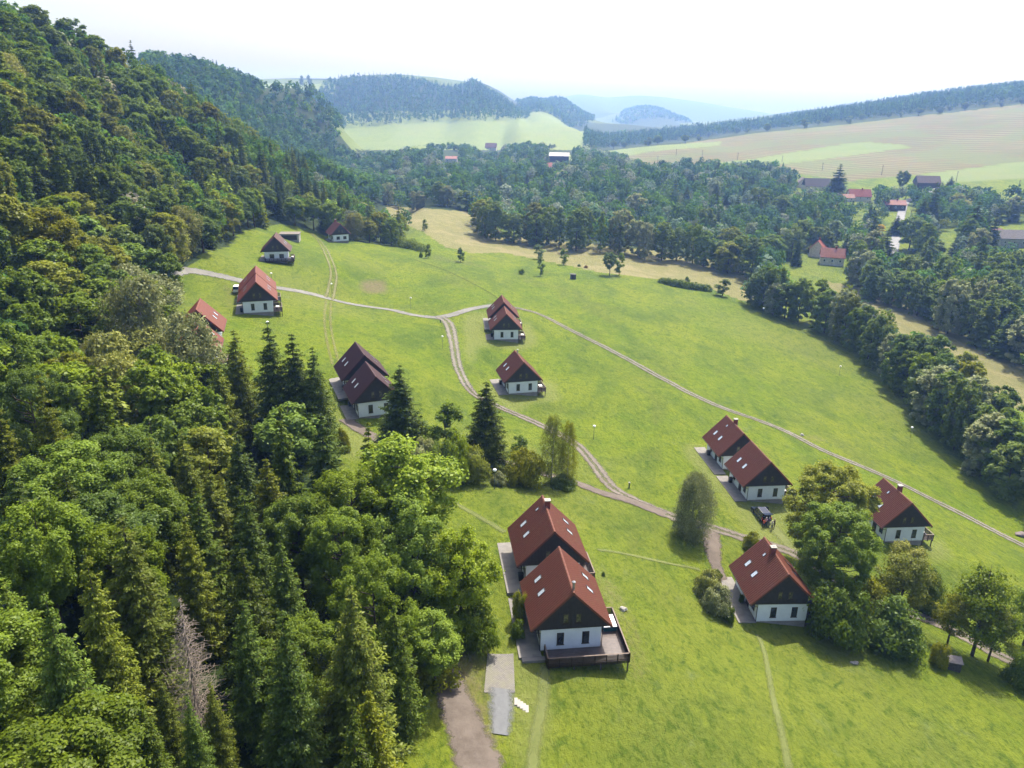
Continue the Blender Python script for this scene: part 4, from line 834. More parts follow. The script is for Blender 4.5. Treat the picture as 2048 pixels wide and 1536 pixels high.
def blocks(x, y, hh, w):
    A = proj((x, y, float(h(x, y)))); B = proj((x, y, float(h(x, y)) + hh)); u = (A[0] + B[0]) / 2; hw = w * .42 / A[2] * F
    return any(A[2] < d and u + hw > a and u - hw < c and A[1] > b and B[1] < e for a, b, c, e, d in OPEN)
def cand(zone, x, y, kind, hh, w, mat, rg):
    if blocks(x, y, hh, w): return
    c = T_(); c.zone, c.x, c.y, c.kind, c.h, c.w, c.mat = zone, x, y, kind, hh, w, mat; c.z = float(h(x, y)) - .2; CAND.append(c)
rg = np.random.default_rng(3)
def spr(x, y): return 4.6 if y < 120 else (5.6 if y < 260 else 6.4)
hillpoly = [q for q in FOREST_EDGE if q[0] > -1000]; hillpoly = hillpoly[1:]
iv = [i for i, q in enumerate(hillpoly) if q[1] > 500]; hill = hillpoly[:iv[0]] + [(-330, 520), (-330, 5), (-60, 5)]
for x, y in scatter(hill, spr, 42000, 4):
    d = math.hypot(x, y); PR = proj((x, y, float(h(x, y)) + 12)); 
    if d < 24 or PR[0] < -160 or PR[0] > 1000 or PR[1] > 1900 or not far_enough(x, y, 4.0): continue
    n1 = lat(np.array([x]), np.array([y]), 38, 9)[0]; n2 = lat(np.array([x]), np.array([y]), 20, 12)[0]; u, v = PR[0], PR[1]
    con = .26 + n1 * 1.1
    if v > 740: con = .74 + n1 * .8 - (.5 if u < 240 and v > 1050 else 0)
    if u > 520 and 250 < v < 480: con += .25
    if u < 380 and v < 640 and v > 250: con -= .30
    if v < 250: con -= .12
    if 640 < u < 800 and v < 520: con -= .2
    edge_t = min(math.hypot(x - a, y - b) for a, b in FOREST_EDGE) < 9
    if edge_t and y > 130: con -= .3
    if rg.random() < con:
        m = rg.choice(['spruce', 'spruce3', 'spruce2'], p=[.45, .3, .25] if v < 700 else [.18, .34, .48]); cand('hill', x, y, 'spruce', rg.uniform(13, 19.5), rg.uniform(5.0, 7.2), m, rg)
    else:
        if v < 650: m = rg.choice(['green', 'dark', 'olive', 'blue', 'grey', 'brown', 'lime', 'yellow'], p=[.50, .17, .22, .05, .035, .004, .02, .001])
        else: m = rg.choice(['green', 'dark', 'olive', 'lime', 'grey'], p=[.56, .16, .18, .07, .03])
        if math.hypot(u - 300, v - 620) < 90 and rg.random() < .8: m = 'silver'
        if math.hypot(u - 230, v - 720) < 80 and rg.random() < .6: m = 'grey'
        if m == 'lime' and d < 70: m = 'green'
        cand('hill', x, y, 'broad', rg.uniform(11, 16.5), rg.uniform(7.0, 11.0) * (1.12 if y > 120 else .95), m, rg)
def pxpoly(poly, tmin=0): return [tuple(at(u, v, tmin)[:2]) for u, v in poly]
# river bank rows and the valley woods
row = [(1496, 606), (1530, 632), (1560, 640), (1620, 655), (1700, 705), (1760, 765), (1800, 800), (1850, 850), (1900, 905), (1950, 950), (2000, 1000), (2100, 1075)]
e1 = [at(*q)[:2] for q in row]; off = [q + np.array([7.5 + 4.5 * (i > 5), 6.0]) for i, q in enumerate(e1)]
bank = [tuple(q + np.array([1.5, 1.5])) for q in e1] + [tuple(q + np.array([4, 0])) for q in off[::-1]]
for x, y in scatter(bank, 4.6, 6000, 6): cand('river', x, y, 'broad', rg.uniform(13, 20), rg.uniform(7.5, 11.5), rg.choice(['blue', 'dark', 'green', 'silver', 'olive'], p=[.36, .24, .22, .10, .08]), rg)
bank2 = pxpoly([(1700, 600), (1790, 615), (1850, 660), (1930, 690), (2120, 790)]); bank2 = [(x + 3, y + 3) for x, y in bank2] + [(420, 330), (300, 470), (200, 455), (150, 400)]
for x, y in scatter(bank2, 7.0, 9000, 7): cand('village', x, y, 'broad' if rg.random() < .82 else 'spruce', rg.uniform(13, 23), rg.uniform(9, 14), rg.choice(['blue', 'dark', 'green', 'silver'], p=[.34, .16, .34, .16]), rg)
front = pxpoly([(943, 447), (965, 478), (1010, 487), (1080, 496), (1160, 506), (1260, 518), (1340, 528), (1420, 540), (1496, 560), (1540, 600)])
back = [(x * 1.02 + 4, y + 26) for x, y in front[::-1]]
for x, y in scatter([(a + 1, b + 3) for a, b in front] + back, 7.5, 5000, 8): cand('belt', x, y, 'broad', rg.uniform(15, 24), rg.uniform(9, 14), rg.choice(['blue', 'dark', 'green', 'silver', 'olive'], p=[.26, .10, .34, .16, .14]), rg)
vw = [(-140, 640)] + [(a + 6, b + 34) for a, b in front] + [(220, 480), (330, 470), (420, 540), (420, 660), (330, 800), (220, 880), (170, 1060), (60, 1200), (-60, 1250), (-190, 1250), (-260, 1000), (-210, 800)]
def village_gap(x, y):
    P = proj((x, y, float(h(x, y)) + 7)); u, v = P[0], P[1]
    for (a, b, c, d) in VGAPS:
        if a < u < c and b < v < d: return True
    return False
VGAPS = [(1775, 405, 1835, 505), (1590, 360, 1665, 392), (1690, 372, 1760, 405), (1825, 360, 1900, 382), (1770, 405, 1815, 440), (1600, 470, 1700, 545), (1870, 440, 1930, 480), (1860, 475, 1935, 505), (1975, 440, 2080, 500), (1105, 300, 1140, 325), (1690, 340, 1800, 375), (890, 306, 915, 325)]
for x, y in scatter(vw, 9.2, 26000, 9):
    con = .12 + .5 * max(0, lat(np.array([x]), np.array([y]), 70, 15)[0]) * 2
    k = 'spruce' if rg.random() < con else 'broad'; z_ = float(h(x, y)); Q_ = proj((x, y, z_)); hh = rg.uniform(10, 19); ok_ = False
    for q_ in (1, .75, .5):
        if proj((x, y, z_ + hh * q_))[1] > np.interp(Q_[0], [600, 760, 900, 1000, 1150, 1210, 1300, 1400, 1560, 1600, 1700, 2048], [322, 300, 288, 282, 292, 303, 324, 318, 322, 346, 366, 372]) + rg.uniform(-6, 10): hh *= q_; ok_ = True; break
    if not ok_: continue
    cand('valley', x, y, k, hh, rg.uniform(9.5, 15) if k == 'broad' else rg.uniform(6.5, 9), rg.choice(['spruce', 'spruce3'], p=[.7, .3]) if k == 'spruce' else rg.choice(['blue', 'dark', 'green', 'silver'], p=[.34, .10, .38, .18]), rg)
gard = pxpoly([(1560, 372), (1600, 366), (1700, 380), (1800, 380), (1880, 392), (1960, 420), (2060, 440), (2060, 560), (1900, 545), (1720, 545), (1600, 530)])
for x, y in scatter(gard, 11.5, 9000, 19):
    k = 'spruce' if rg.random() < .25 else 'broad'; cand('village', x, y, k, rg.uniform(6, 14), rg.uniform(6.5, 10.5) * (.75 if k == 'spruce' else 1), rg.choice(['spruce', 'spruce3']) if k == 'spruce' else rg.choice(['blue', 'dark', 'green', 'silver', 'olive'], p=[.3, .14, .36, .12, .08]), rg)
# which trees show, and how large: a coarse depth picture
GW, GH = 1024, 768
dep = np.full((GH, GW), 1e9); own = np.full((GH, GW), -1)
cx = np.array([(c.x, c.y, c.z) for c in CAND]); PB = proj(cx); PTp = proj(cx + np.array([[0, 0, c.h] for c in CAND]))
order = np.argsort(PB[:, 2])
for i in order:
    c = CAND[i]; d = PB[i, 2]
    if d < 12: continue
    u0 = (PB[i, 0] + PTp[i, 0]) / 4; vt, vb = PTp[i, 1] / 2, PB[i, 1] / 2; w = c.w / d * F / 4 * .85
    v0, v1 = int(max(0, vt)), int(min(GH, vb + 1))
    for v in range(v0, v1, 2):
        f = (v - vt) / max(vb - vt, 1); ww = w * (min(1, f * 1.1 + .08) if c.kind == 'spruce' else math.sqrt(max(.05, 1 - (2 * min(f, .8) / 1.1 - .72) ** 2)))
        a, b = int(max(0, u0 - ww)), int(min(GW, u0 + ww + 1))
        if a >= b: continue
        s = dep[v:v + 2, a:b]; m = s > d; s[m] = d; own[v:v + 2, a:b][m] = i
cnt = np.bincount(own[own >= 0].ravel(), minlength=len(CAND))
for i, c in enumerate(CAND): c.vis = int(cnt[i]); c.d = float(PB[i, 2]); c.u = float((PB[i, 0] + PTp[i, 0]) / 2); c.v = float(PTp[i, 1])
CW = {'green': 'green', 'dark': 'dark green', 'olive': 'olive green', 'lime': 'lime green', 'grey': 'pale greyish', 'silver': 'silvery', 'blue': 'blue green', 'brown': 'brownish', 'yellow': 'golden yellow', 'spruce': 'dark', 'spruce2': 'olive green', 'spruce3': 'mid green'}
def place_of(c):
    if c.zone == 'hill':
        if c.d < 62: return 'in the near wood at the lower left'
        if c.d < 120: return 'in the wood left of the maroon chalets'
        if c.d < 190: return 'on the wooded slope beside the orange chalets'
        if c.u > 480: return 'on the wooded spur behind the farthest chalet'
        return 'on the upper wooded slope below the skyline'
    return {'river': 'in the tree row along the lower meadow edge', 'belt': 'in the tree belt behind the pale hay field', 'village': 'among the trees across the river strip', 'valley': 'in the valley woods round the hamlet'}[c.zone]
br_ = sorted([c for c in CAND if c.kind == 'broad' and c.vis > 6], key=lambda c: -c.vis); sp_ = sorted([c for c in CAND if c.kind == 'spruce' and c.vis > 6], key=lambda c: -c.vis)
picked = br_[:250] + sp_[:190]; pk = set(id(c) for c in picked)
for j, c in enumerate(picked):
    near = c.d < 92
    if c.kind == 'spruce': pn = ('near' if near else 'mid') + '_spruce_%d' % (j % 3); nm, cat, wd_ = 'spruce_tree', 'conifer', 'spruce'
    else:
        pn = ('near' if near else 'mid') + '_broad_%d' % (j % 4); nm, cat, wd_ = 'broadleaf_tree', 'tree', 'broadleaf tree'
        if c.mat in ('grey', 'silver') and c.zone == 'hill' and not near: pn = 'birch_mid'
        if c.zone != 'hill': pn = 'full_broad_%d' % (j % 3)
        if c.zone in ('belt', 'village', 'valley') and j % 9 == 0: pn = 'poplar'; c.w *= .7; c.h *= 1.1
    lab = CW[c.mat] + ' ' + wd_ + ' ' + place_of(c); plant(pn, (c.x, c.y, c.z), c.h, c.w, c.mat, nm, lab, cat, CW[c.mat] + ' ' + ('spruces ' if c.kind == 'spruce' else 'broadleaf trees ') + place_of(c))
plant_px('dead_spruce', 398, 1440, 1190, 118, 'brown', 'dead_spruce', 'bare brown dead spruce in the near wood', 'conifer', y=48)

for u_, vt_, y_, w_, m_, l_ in ((345, 1352, 45, 80, 'spruce2', 'young olive spruce left of the foot of the bare dead spruce'), (392, 1390, 43, 86, 'spruce3', 'young green spruce right before the bare dead spruce'), (440, 1362, 45.5, 84, 'spruce2', 'young olive spruce right of the foot of the bare dead spruce'), (300, 1395, 42, 90, 'spruce3', 'young green spruce in front of the clearing with the dead spruce')):
    tree_('near_spruce_%d' % (u_ % 3), u_, 1500, vt_, w_, m_, 'spruce_tree', l_, 'conifer', y=y_)
# the remaining trees read as wood masses: one mesh for each wood
def far_geo(c, rg, nl):
    if c.kind == 'spruce':
        n = nl; u = rg.uniform(0, 1, n) ** .85; a = rg.uniform(0, 6.283, n); r = c.w / 2 * (1 - u) * rg.uniform(.72, 1.1, n); p = np.stack([r * np.cos(a), r * np.sin(a), c.h * (.06 + .94 * u)], -1); nn = np.stack([np.cos(a), np.sin(a), np.full(n, .75)], -1) + rg.normal(size=(n, 3)) * .35
        rl = c.w * .13 * (80 / nl) ** .4; return p, nn, rl * (1.25 - u * .7)
    n = nl; k = 13; cc = nrm(rg.normal(size=(k, 3))); cc[:, 2] = np.abs(cc[:, 2]) * 1.1 - .25; cc = cc * np.array([c.w * .31, c.w * .31, c.h * .40]) + [0, 0, c.h * .50]
    ix = rg.integers(0, k, n); d = nrm(rg.normal(size=(n, 3))); d[:, 2] = np.where(d[:, 2] < -.75, -d[:, 2], d[:, 2]); p = cc[ix] + d * c.w * .235 * rg.uniform(.7, 1.05, (n, 1)); p[:, 2] = np.maximum(p[:, 2], .4)
    return p, d + np.array([0, 0, .35]) + rg.normal(size=(n, 3)) * .45, np.full(n, c.w * .095 * (120 / nl) ** .45) * rg.uniform(.7, 1.3, n)
def wood_mesh(name, cs, nl, seed, label):
    rg = np.random.default_rng(seed); V_, C_ = [], []
    for c in cs:
        k = nl if not callable(nl) else nl(c); p, nn, rl = far_geo(c, rg, k); v, f = leaf_geo(p + np.array([c.x, c.y, c.z]), nn, rl, .7, rg); V_.append(v)
        base = np.array(LC[c.mat]) * rg.uniform(.8, 1.22) * np.array([rg.uniform(.88, 1.12), 1, rg.uniform(.85, 1.15)]); C_.append(np.repeat(base[None] * rg.uniform(.75, 1.3, (k, 1)), 4, 0))
    v = np.concatenate(V_); me = np_mesh(name, v, np.arange(len(v)).reshape(-1, 4)); col = np.concatenate(C_); attr(me, 'leafcol', np.concatenate([col, np.ones((len(col), 1))], 1)); me.materials.append(M_far)
    return tag(link(name, me), label, 'wood', kind='stuff')
LC = {'green': (0.099, 0.183, 0.026), 'dark': (0.063, 0.127, 0.028), 'olive': (0.159, 0.199, 0.028), 'lime': (0.222, 0.317, 0.035), 'yellow': (0.349, 0.270, 0.032), 'silver': (0.206, 0.254, 0.159), 'blue': (0.083, 0.151, 0.063), 'brown': (0.238, 0.143, 0.048), 'grey': (0.254, 0.262, 0.159), 'spruce': (0.052, 0.105, 0.030), 'spruce2': (0.120, 0.167, 0.027), 'spruce3': (0.079, 0.143, 0.026)}
t = NT('far_foliage'); a = t.n('Attribute', _attribute_name='leafcol').outputs['Color']; d = t.n('BsdfDiffuse', Color=a); tr = t.n('BsdfTranslucent', Color=a); M_far = t.surf(t.n('MixShader', i0=.36, i1=d.outputs[0], i2=tr.outputs[0]))
rest = [c for c in CAND if id(c) not in pk]
wood_mesh('hillside_wood', [c for c in rest if c.zone == 'hill' and c.d > 30 and (c.vis > 0 or rg.random() < .5)], lambda c: 420 if c.d < 110 else 220, 1, 'dense mixed wood filling the left slope')
wood_mesh('valley_wood', [c for c in rest if c.zone in ('valley', 'belt')], lambda c: 170 if c.vis > 0 else 60, 2, 'hazy mixed woodland filling the valley behind the hay field')
wood_mesh('riverside_wood', [c for c in rest if c.zone in ('river', 'village')], 260, 3, 'shady trees crowding both sides of the narrow hay strip')
def far_wood(name, label, px, y0, y1, d, n, seed, con, hh, w, nl, mats=('blue', 'dark', 'green')):
    rg = np.random.default_rng(seed); U = [q[0] for q in px]; a = (min(U) - 1024) / F * 1.08; b = (max(U) - 1024) / F * 1.08
    lo, hi = min(a * y0, a * y1), max(b * y0, b * y1); poly = [(lo, y0), (hi, y0), (hi, y1), (lo, y1)]; out = []
    for x, y in scatter(poly, d, n, seed): out.append((x, y))
    if not out: return
    P = np.array([(x, y, float(h(x, y))) for x, y in out]); Q = proj(P); k = inpoly(Q[:, 0], Q[:, 1], px); cs = []
    for (x, y, z) in P[k]:
        c = T_(); c.kind = 'spruce' if rg.random() < con else 'broad'; c.x, c.y, c.z = x, y, z - .3; c.h = rg.uniform(*hh); c.w = rg.uniform(*w) * (.75 if c.kind == 'spruce' else 1); c.mat = rg.choice(['spruce', 'spruce3']) if c.kind == 'spruce' else rg.choice(mats); cs.append(c)
    if cs: wood_mesh(name, cs, nl, seed, label)
    print(name, len(cs))
far_wood('second_hill_wood', 'bluish broadleaf wood covering the second hill behind the slope', [(255, 95), (300, 108), (375, 112), (440, 132), (500, 170), (560, 222), (620, 265), (690, 312), (740, 345), (770, 420), (690, 400), (500, 300), (300, 150)], 540, 1300, 7.2, 70000, 21, .18, (13, 18), (9, 13), 90)
far_wood('middle_hill_wood', 'blue hazy wood covering the flat topped hill in the middle', [(630, 300), (600, 240), (655, 165), (680, 158), (820, 156), (945, 156), (1005, 188), (1060, 224), (1060, 238), (1000, 243), (900, 243), (790, 247), (690, 258), (660, 290)], 1250, 2260, 10, 60000, 22, .55, (16, 23), (9, 13), 60)
far_wood('gap_wood', 'hazy wood in the dip between the second hill and the middle hill', [(500, 186), (590, 190), (655, 188), (690, 262), (665, 300), (660, 350), (760, 350), (700, 330), (640, 262), (560, 212)], 860, 2350, 9, 70000, 23, .4, (15, 20), (10, 14), 55)
far_wood('rear_hill_wood', 'pale blue wood on the hill behind the middle hill', [(1020, 190), (1060, 192), (1130, 194), (1180, 224), (1190, 240), (1150, 262), (1060, 240)], 2250, 3100, 13, 30000, 24, .4, (17, 22), (11, 15), 45)
far_wood('plateau_wood', 'dark conifer wood along the upper edge of the stubble field', [(1165, 300), (1170, 262), (1300, 256), (1400, 252), (1500, 234), (1560, 224), (1740, 200), (2100, 150), (2100, 196), (2048, 203), (1750, 236), (1500, 262), (1300, 288)], 1100, 1950, 8.4, 110000, 25, .66, (17, 26), (8.5, 12.5), 60)
far_wood('distant_wood', 'very pale wooded knoll far down the valley', [(1215, 252), (1245, 226), (1285, 209), (1312, 209), (1345, 226), (1390, 252)], 3700, 4700, 22, 20000, 26, .4, (18, 24), (16, 22), 30)
# ------------------------------------------------------------------ cars
def carpaint(name, col, rough=.25):
    if name in MATS: return MATS[name]
    t = NT(name); b = t.n('BsdfPrincipled', Base__Color=t.mix(t.ramp(t.noise(3, 3, .6, t.obj()), .3, .7), [x * .85 for x in col], col), Roughness=rough); b.inputs['Coat Weight'].default_value = .5; MATS[name] = t.surf(b); return MATS[name]
M_tyre = basic('tyre', (.02, .02, .02), .85); M_rim = basic('wheel_rim', (.35, .35, .36), .35, .1, metal=.8); M_red = basic('tail_light', (.35, .015, .012), .25); M_lampg = basic('headlight_glass', (.6, .62, .64), .1)
def car(label, loc, rz, col, open_back=False, van=True):
    """length along y, front at +y; 4.6 x 1.85 x 1.75 m"""
    t = thing('parked_car', label, 'car', loc, rz); paint = carpaint('paint_%d' % int(col[0] * 1000), col)
    H = 1.78 if van else 1.5; prof = [(-2.25, .35), (-2.28, .75), (-2.22, 1.02), (1.05, 1.02), (1.55, .98), (2.15, .82), (2.28, .62), (2.26, .35)]
    bm = bmesh.new(); L = []
    for sx, k in ((-.90, 1), (-.93, 0), (.93, 0), (.90, 1)):
        L.append([bm.verts.new((sx, y, z - (.03 if k and z > .9 else 0))) for y, z in prof])
    n = len(prof)
    for a, b in zip(L[:-1], L[1:]):
        for i in range(n): bm.faces.new((a[i], a[(i + 1) % n], b[(i + 1) % n], b[i]))
    bm.faces.new(L[0][::-1]); bm.faces.new(L[-1]); bmesh.ops.recalc_face_normals(bm, faces=bm.faces); me = bpy.data.meshes.new('body'); bm.to_mesh(me); bm.free(); me.materials.append(paint)
    o = link('body', me, t); b = o.modifiers.new('edge', 'BEVEL'); b.width = .06; b.segments = 3
    cab = MB(); lo = [(-.86, -2.18, 1.03), (.86, -2.18, 1.03), (.86, 1.12, 1.03), (-.86, 1.12, 1.03)]; hi = [(-.68, -1.98, H), (.68, -1.98, H), (.68, .20, H), (-.68, .20, H)]
    cab.add(lo + hi, [(4, 5, 6, 7)]); cab.mi = 1; cab.add(lo + hi, [(0, 1, 5, 4), (1, 2, 6, 5), (2, 3, 7, 6), (3, 0, 4, 7)]); link('cabin', cab.mesh('cabin', [paint, M_glass]), t)
    rf = MB().box(-.70, -2.0, H + .002, .70, .22, H + .05)
    for x in (-.40, -.2, 0, .2, .40): rf.box(x - .03, -1.9, H + .051, x + .03, .12, H + .065)
    rf.build('roof_panel', carpaint('roof_%d' % int(col[0] * 1000), [min(1, c * 1.25 + .004) for c in col], .75), t)
    rails = MB()
    for s in (-1, 1): rails.tube([(s * .66, -1.9, H + .08), (s * .66, .1, H + .08)], .028, 6)
    rails.build('roof_rail', M_rim, t)
    pl = MB()
    for s in (-1, 1):
        for y0, y1 in ((-2.08, -1.98), (-1.02, -.92), (.12, .26)): pl.add([(s * .872, y0 - .06, 1.03), (s * .872, y1 + (.1 if y0 > 0 else 0), 1.03), (s * .692, y1, H), (s * .692, y0, H)], [(0, 1, 2, 3)])
    pl.build('pillar', paint, t)
    for s in (-1, 1):
        for y in (-1.45, 1.40):
            w = link('wheel', cached('wheelhub', lambda: MB().lathe([(.1, -.12), (.21, -.115), (.22, .115), (.1, .13)], 14).mesh('rim', M_rim)), t); w.location = (s * .86, y, .33); w.rotation_euler[1] = R(90 * s)
            link('tyre', cached('tyre', lambda: MB().lathe([(.22, -.11), (.33, -.10), (.34, 0), (.33, .10), (.22, .11)], 18).mesh('tyre', M_tyre)), w)
        MB().box(s * .62 - .16, 2.12, .60, s * .62 + .16, 2.295, .76).build('headlight', M_lampg, t); MB().box(s * .80 - .09, -2.31, .72, s * .80 + .09, -2.2, 1.15).build('tail_light', M_red, t)
        MB().box(s * 1.0 - .09, .86, 1.02, s * 1.0 + .09, .98, 1.16).build('mirror', paint, t)
    if open_back:
        MB().box(-.72, -2.29, .55, .72, -2.27, .98).build('boot_opening', M_tyre, t)
        tg = MB().add([(-.70, -1.98, H + .06), (.70, -1.98, H + .06), (.74, -2.95, H + .30), (-.74, -2.95, H + .30), (-.70, -1.98, H + .0), (.70, -1.98, H + .0), (.74, -2.95, H + .23), (-.74, -2.95, H + .23)], [(0, 1, 2, 3), (7, 6, 5, 4), (0, 4, 5, 1), (1, 5, 6, 2), (2, 6, 7, 3), (3, 7, 4, 0)]); tg.build('tailgate', paint, t)
        dr = MB().add([(.93, .95, .4), (1.55, .35, .4), (1.55, .35, 1.02), (.93, .95, 1.02), (.97, .99, .4), (1.59, .39, .4), (1.59, .39, 1.02), (.97, .99, 1.02), (1.40, .36, 1.6), (1.0, .75, 1.6), (1.44, .40, 1.6), (1.04, .79, 1.6)], [(0, 1, 2, 3), (7, 6, 5, 4), (0, 4, 5, 1), (1, 5, 6, 2), (3, 7, 4, 0), (3, 2, 8, 9), (11, 10, 6, 7), (9, 8, 10, 11)]); dr.build('open_door', paint, t)
    return t
zg = at(1530, 1042)[2]; q = gz(1528, 1021, zg + 1.8); cx_, cy_ = q[0] - .9 * math.sin(R(7)), q[1] + .9 * math.cos(R(7))
car('dark blue people carrier with its tailgate open, parked below a chalet', (cx_, cy_, float(h(cx_, cy_)) - .02), R(7), (.016, .024, .055), True)
p = at(475, 583); car('white car half hidden behind the left side of an orange roofed chalet', (p[0], p[1], p[2]), R(10), (.75, .76, .77))

# ------------------------------------------------------------------ people: one grown surface each
def cloth(name, col): return basic(name, col, .85, .2, 6)
M_skin = basic('skin', (.48, .29, .21), .6, .08)
def person(label, loc, face, shirt, trousers, hair, lean=0.0, arm=(.35, .35), sitk=0.0):
    """standing figure 1.72 m tall looking along +y before turning by `face`; arm = forward swing of either arm"""
    vs = [(0, 0, .95), (0, .01, 1.12), (0, .02, 1.30), (0, .01, 1.44), (0, .015, 1.50), (0, .03, 1.585), (0, .03, 1.665)]; rad = [(.155, .11), (.135, .10), (.165, .11), (.12, .085), (.055, .055), (.085, .10), (.075, .085)]; ed = [(i, i + 1) for i in range(6)]
    part = ['t', 's', 's', 's', 'k', 'k', 'k']
    def add(par, p, r, tag_): vs.append(p); rad.append((r, r) if not isinstance(r, tuple) else r); ed.append((par, len(vs) - 1)); part.append(tag_); return len(vs) - 1
    for s, sw in ((-1, arm[0]), (1, arm[1])):
        a = add(0, (s * .10, 0, .88), .095, 't'); a = add(a, (s * .115, .01 + .03 * s, .50), .06, 't'); a = add(a, (s * .12, -.01 + .05 * s, .10), .042, 't'); add(a, (s * .13, .12 + .05 * s, .04), .036, 'd')
        b = add(3, (s * .19, 0, 1.42), .06, 's'); c_, q = math.cos(sw), math.sin(sw)
        e = (s * .245, .28 * q, 1.42 - .28 * c_); b = add(b, e, .043, 's'); f = (s * .23, e[1] + .25 * math.sin(sw + .5), e[2] - .25 * math.cos(sw + .5)); b = add(b, f, .030, 'k')
        dv = np.array([0, math.sin(sw + .6), -math.cos(sw + .6)]); pm = np.array(f) + dv * .07; pm_i = add(b, tuple(pm), (.036, .02), 'k')
        for k, ln in enumerate((.072, .082, .076, .06)):
            off = np.array([0.0, -.027 + .018 * k, 0.0]); m1 = pm + dv * ln * .55 + off; i1 = add(pm_i, tuple(m1), .0095, 'k'); add(i1, tuple(m1 + dv * ln * .5 + np.array([-s * .015, .004, 0])), .0085, 'k')
        i1 = add(pm_i, tuple(pm + np.array([-s * .018, .045, -.005])), .011, 'k'); add(i1, tuple(pm + dv * .03 + np.array([-s * .026, .062, 0])), .0095, 'k')
    V_ = np.array(vs)
    if lean:
        m = V_[:, 2] > .95; dz = V_[m, 2] - .95; V_[m, 1] += dz * math.sin(lean); V_[m, 2] = .95 + dz * math.cos(lean)
    me = bpy.data.meshes.new('person'); me.from_pydata([tuple(v) for v in V_], ed, []); o = bpy.data.objects.new('person', me); COL.objects.link(o)
    md = o.modifiers.new('skin', 'SKIN'); me.skin_vertices[0].data[0].use_root = True
    for i, r in enumerate(rad): me.skin_vertices[0].data[i].radius = r
    sb = o.modifiers.new('sub', 'SUBSURF'); sb.levels = sb.render_levels = 2
    dg = bpy.context.evaluated_depsgraph_get(); dg.update(); m2 = bpy.data.meshes.new_from_object(o.evaluated_get(dg)); o.modifiers.clear(); o.data = m2
    for m_ in (M_skin, shirt, trousers, cloth('shoe_brown', (.06, .045, .035))): m2.materials.append(m_)
    key = {'k': 0, 's': 1, 't': 2, 'd': 3}; mid = [((V_[a] + V_[b]) / 2, part[b]) for a, b in ed] + [(V_[i], part[i]) for i in range(len(V_))]; mp = np.array([q[0] for q in mid]); mk = [key[q[1]] for q in mid]
    m2.polygons.foreach_set('material_index', [mk[int(np.argmin(((mp - np.array(pg.center)) ** 2).sum(1)))] for pg in m2.polygons]); m2.polygons.foreach_set('use_smooth', [True] * len(m2.polygons))
    hd = Vector(V_[6]); hm = MB().lathe([(.100, -.055), (.110, .0), (.098, .055), (.055, .095), (.01, .105)], 12, (hd[0], hd[1] - .018, hd[2])).mesh('hair', hair, True); link('hair', hm, o)
    fc = MB(); c = Vector(V_[5])
    for s in (-1, 1): fc.box(c[0] + s * .035 - .012, c[1] + .098, c[2] + .025, c[0] + s * .035 + .012, c[1] + .106, c[2] + .037)
    fc.box(c[0] - .022, c[1] + .098, c[2] - .045, c[0] + .022, c[1] + .104, c[2] - .037); fc.add([(c[0] - .014, c[1] + .097, c[2] - .012), (c[0] + .014, c[1] + .097, c[2] - .012), (c[0], c[1] + .125, c[2] - .01), (c[0], c[1] + .1, c[2] + .03)], [(0, 1, 2), (0, 2, 3), (2, 1, 3), (1, 0, 3)])
    link('face', fc.mesh('face', cloth('face_dark', (.12, .06, .05))), o)
    o.location = loc; o.rotation_euler[2] = face; return tag(o, label, 'person')
HA = [cloth('hair_grey', (.55, .53, .50)), cloth('hair_blond', (.42, .33, .20)), cloth('hair_brown', (.10, .06, .04))]
for (u, v, lab, f, sh, tr, ha, ln, ar) in (
    (1526, 1057, 'person in an orange red top and dark trousers, leaning towards the open car boot', -.5, cloth('shirt_orange', (.55, .10, .045)), cloth('trousers_dark', (.03, .035, .05)), HA[2], .55, (.9, .6)),
    (1531, 1053, 'person in a pale pink top beside the open car boot', -.2, cloth('shirt_pink', (.55, .33, .42)), cloth('trousers_navy', (.02, .025, .06)), HA[0], .15, (.6, .5)),
    (1537, 1053, 'person in a purple top standing at the middle of the car boot', .1, cloth('shirt_purple', (.13, .07, .17)), cloth('trousers_grey', (.22, .21, .20)), HA[0], .1, (.5, .3)),
    (1543, 1060, 'person in a pale grey shirt and black trousers, nearest to the viewer', .2, cloth('shirt_grey', (.46, .46, .45)), cloth('trousers_black', (.018, .018, .02)), HA[0], .05, (.3, .6)),
    (1548, 1056, 'person in a dark brown jacket at the right end of the group', .6, cloth('jacket_brown', (.085, .055, .05)), cloth('trousers_brown', (.13, .09, .075)), HA[1], .1, (.7, .3))):
    p = at(u, v); person(lab, (p[0], p[1], p[2] + .0), f, sh, tr, ha, ln, ar)

# ------------------------------------------------------------------ lamps, posts, poles and small things
M_globe = basic('white_globe', (.85, .85, .83), .3, .03); M_post = basic('green_grey_post', (.10, .12, .11), .5, .2); M_polew = basic('grey_wood_pole', (.13, .11, .095), .9, .3)
def lamp_me():
    return MB().lathe([(.09, -.3), (.07, .1), (.045, .3), (.035, 3.5), (.09, 3.52), (.10, 3.62)], 8).mesh('post', M_post), MB().lathe([(.03, 3.6), (.20, 3.68), (.28, 3.86), (.28, 3.98), (.20, 4.15), (.03, 4.24)], 12).mesh('globe', M_globe, True)
LP_, LG = lamp_me()
def lamp(u, v, vt, lab):
    p = at(u, v); t = thing('street_lamp', lab, 'lamp', p, 0, 'globe lamps along the tracks'); k = max(.6, (gy(u, vt, p[1])[2] - p[2]) / 4.24); t.scale = (1.15, 1.15, k); link('post', LP_, t); g = link('globe', LG, t); g.scale = (1, 1, 1)
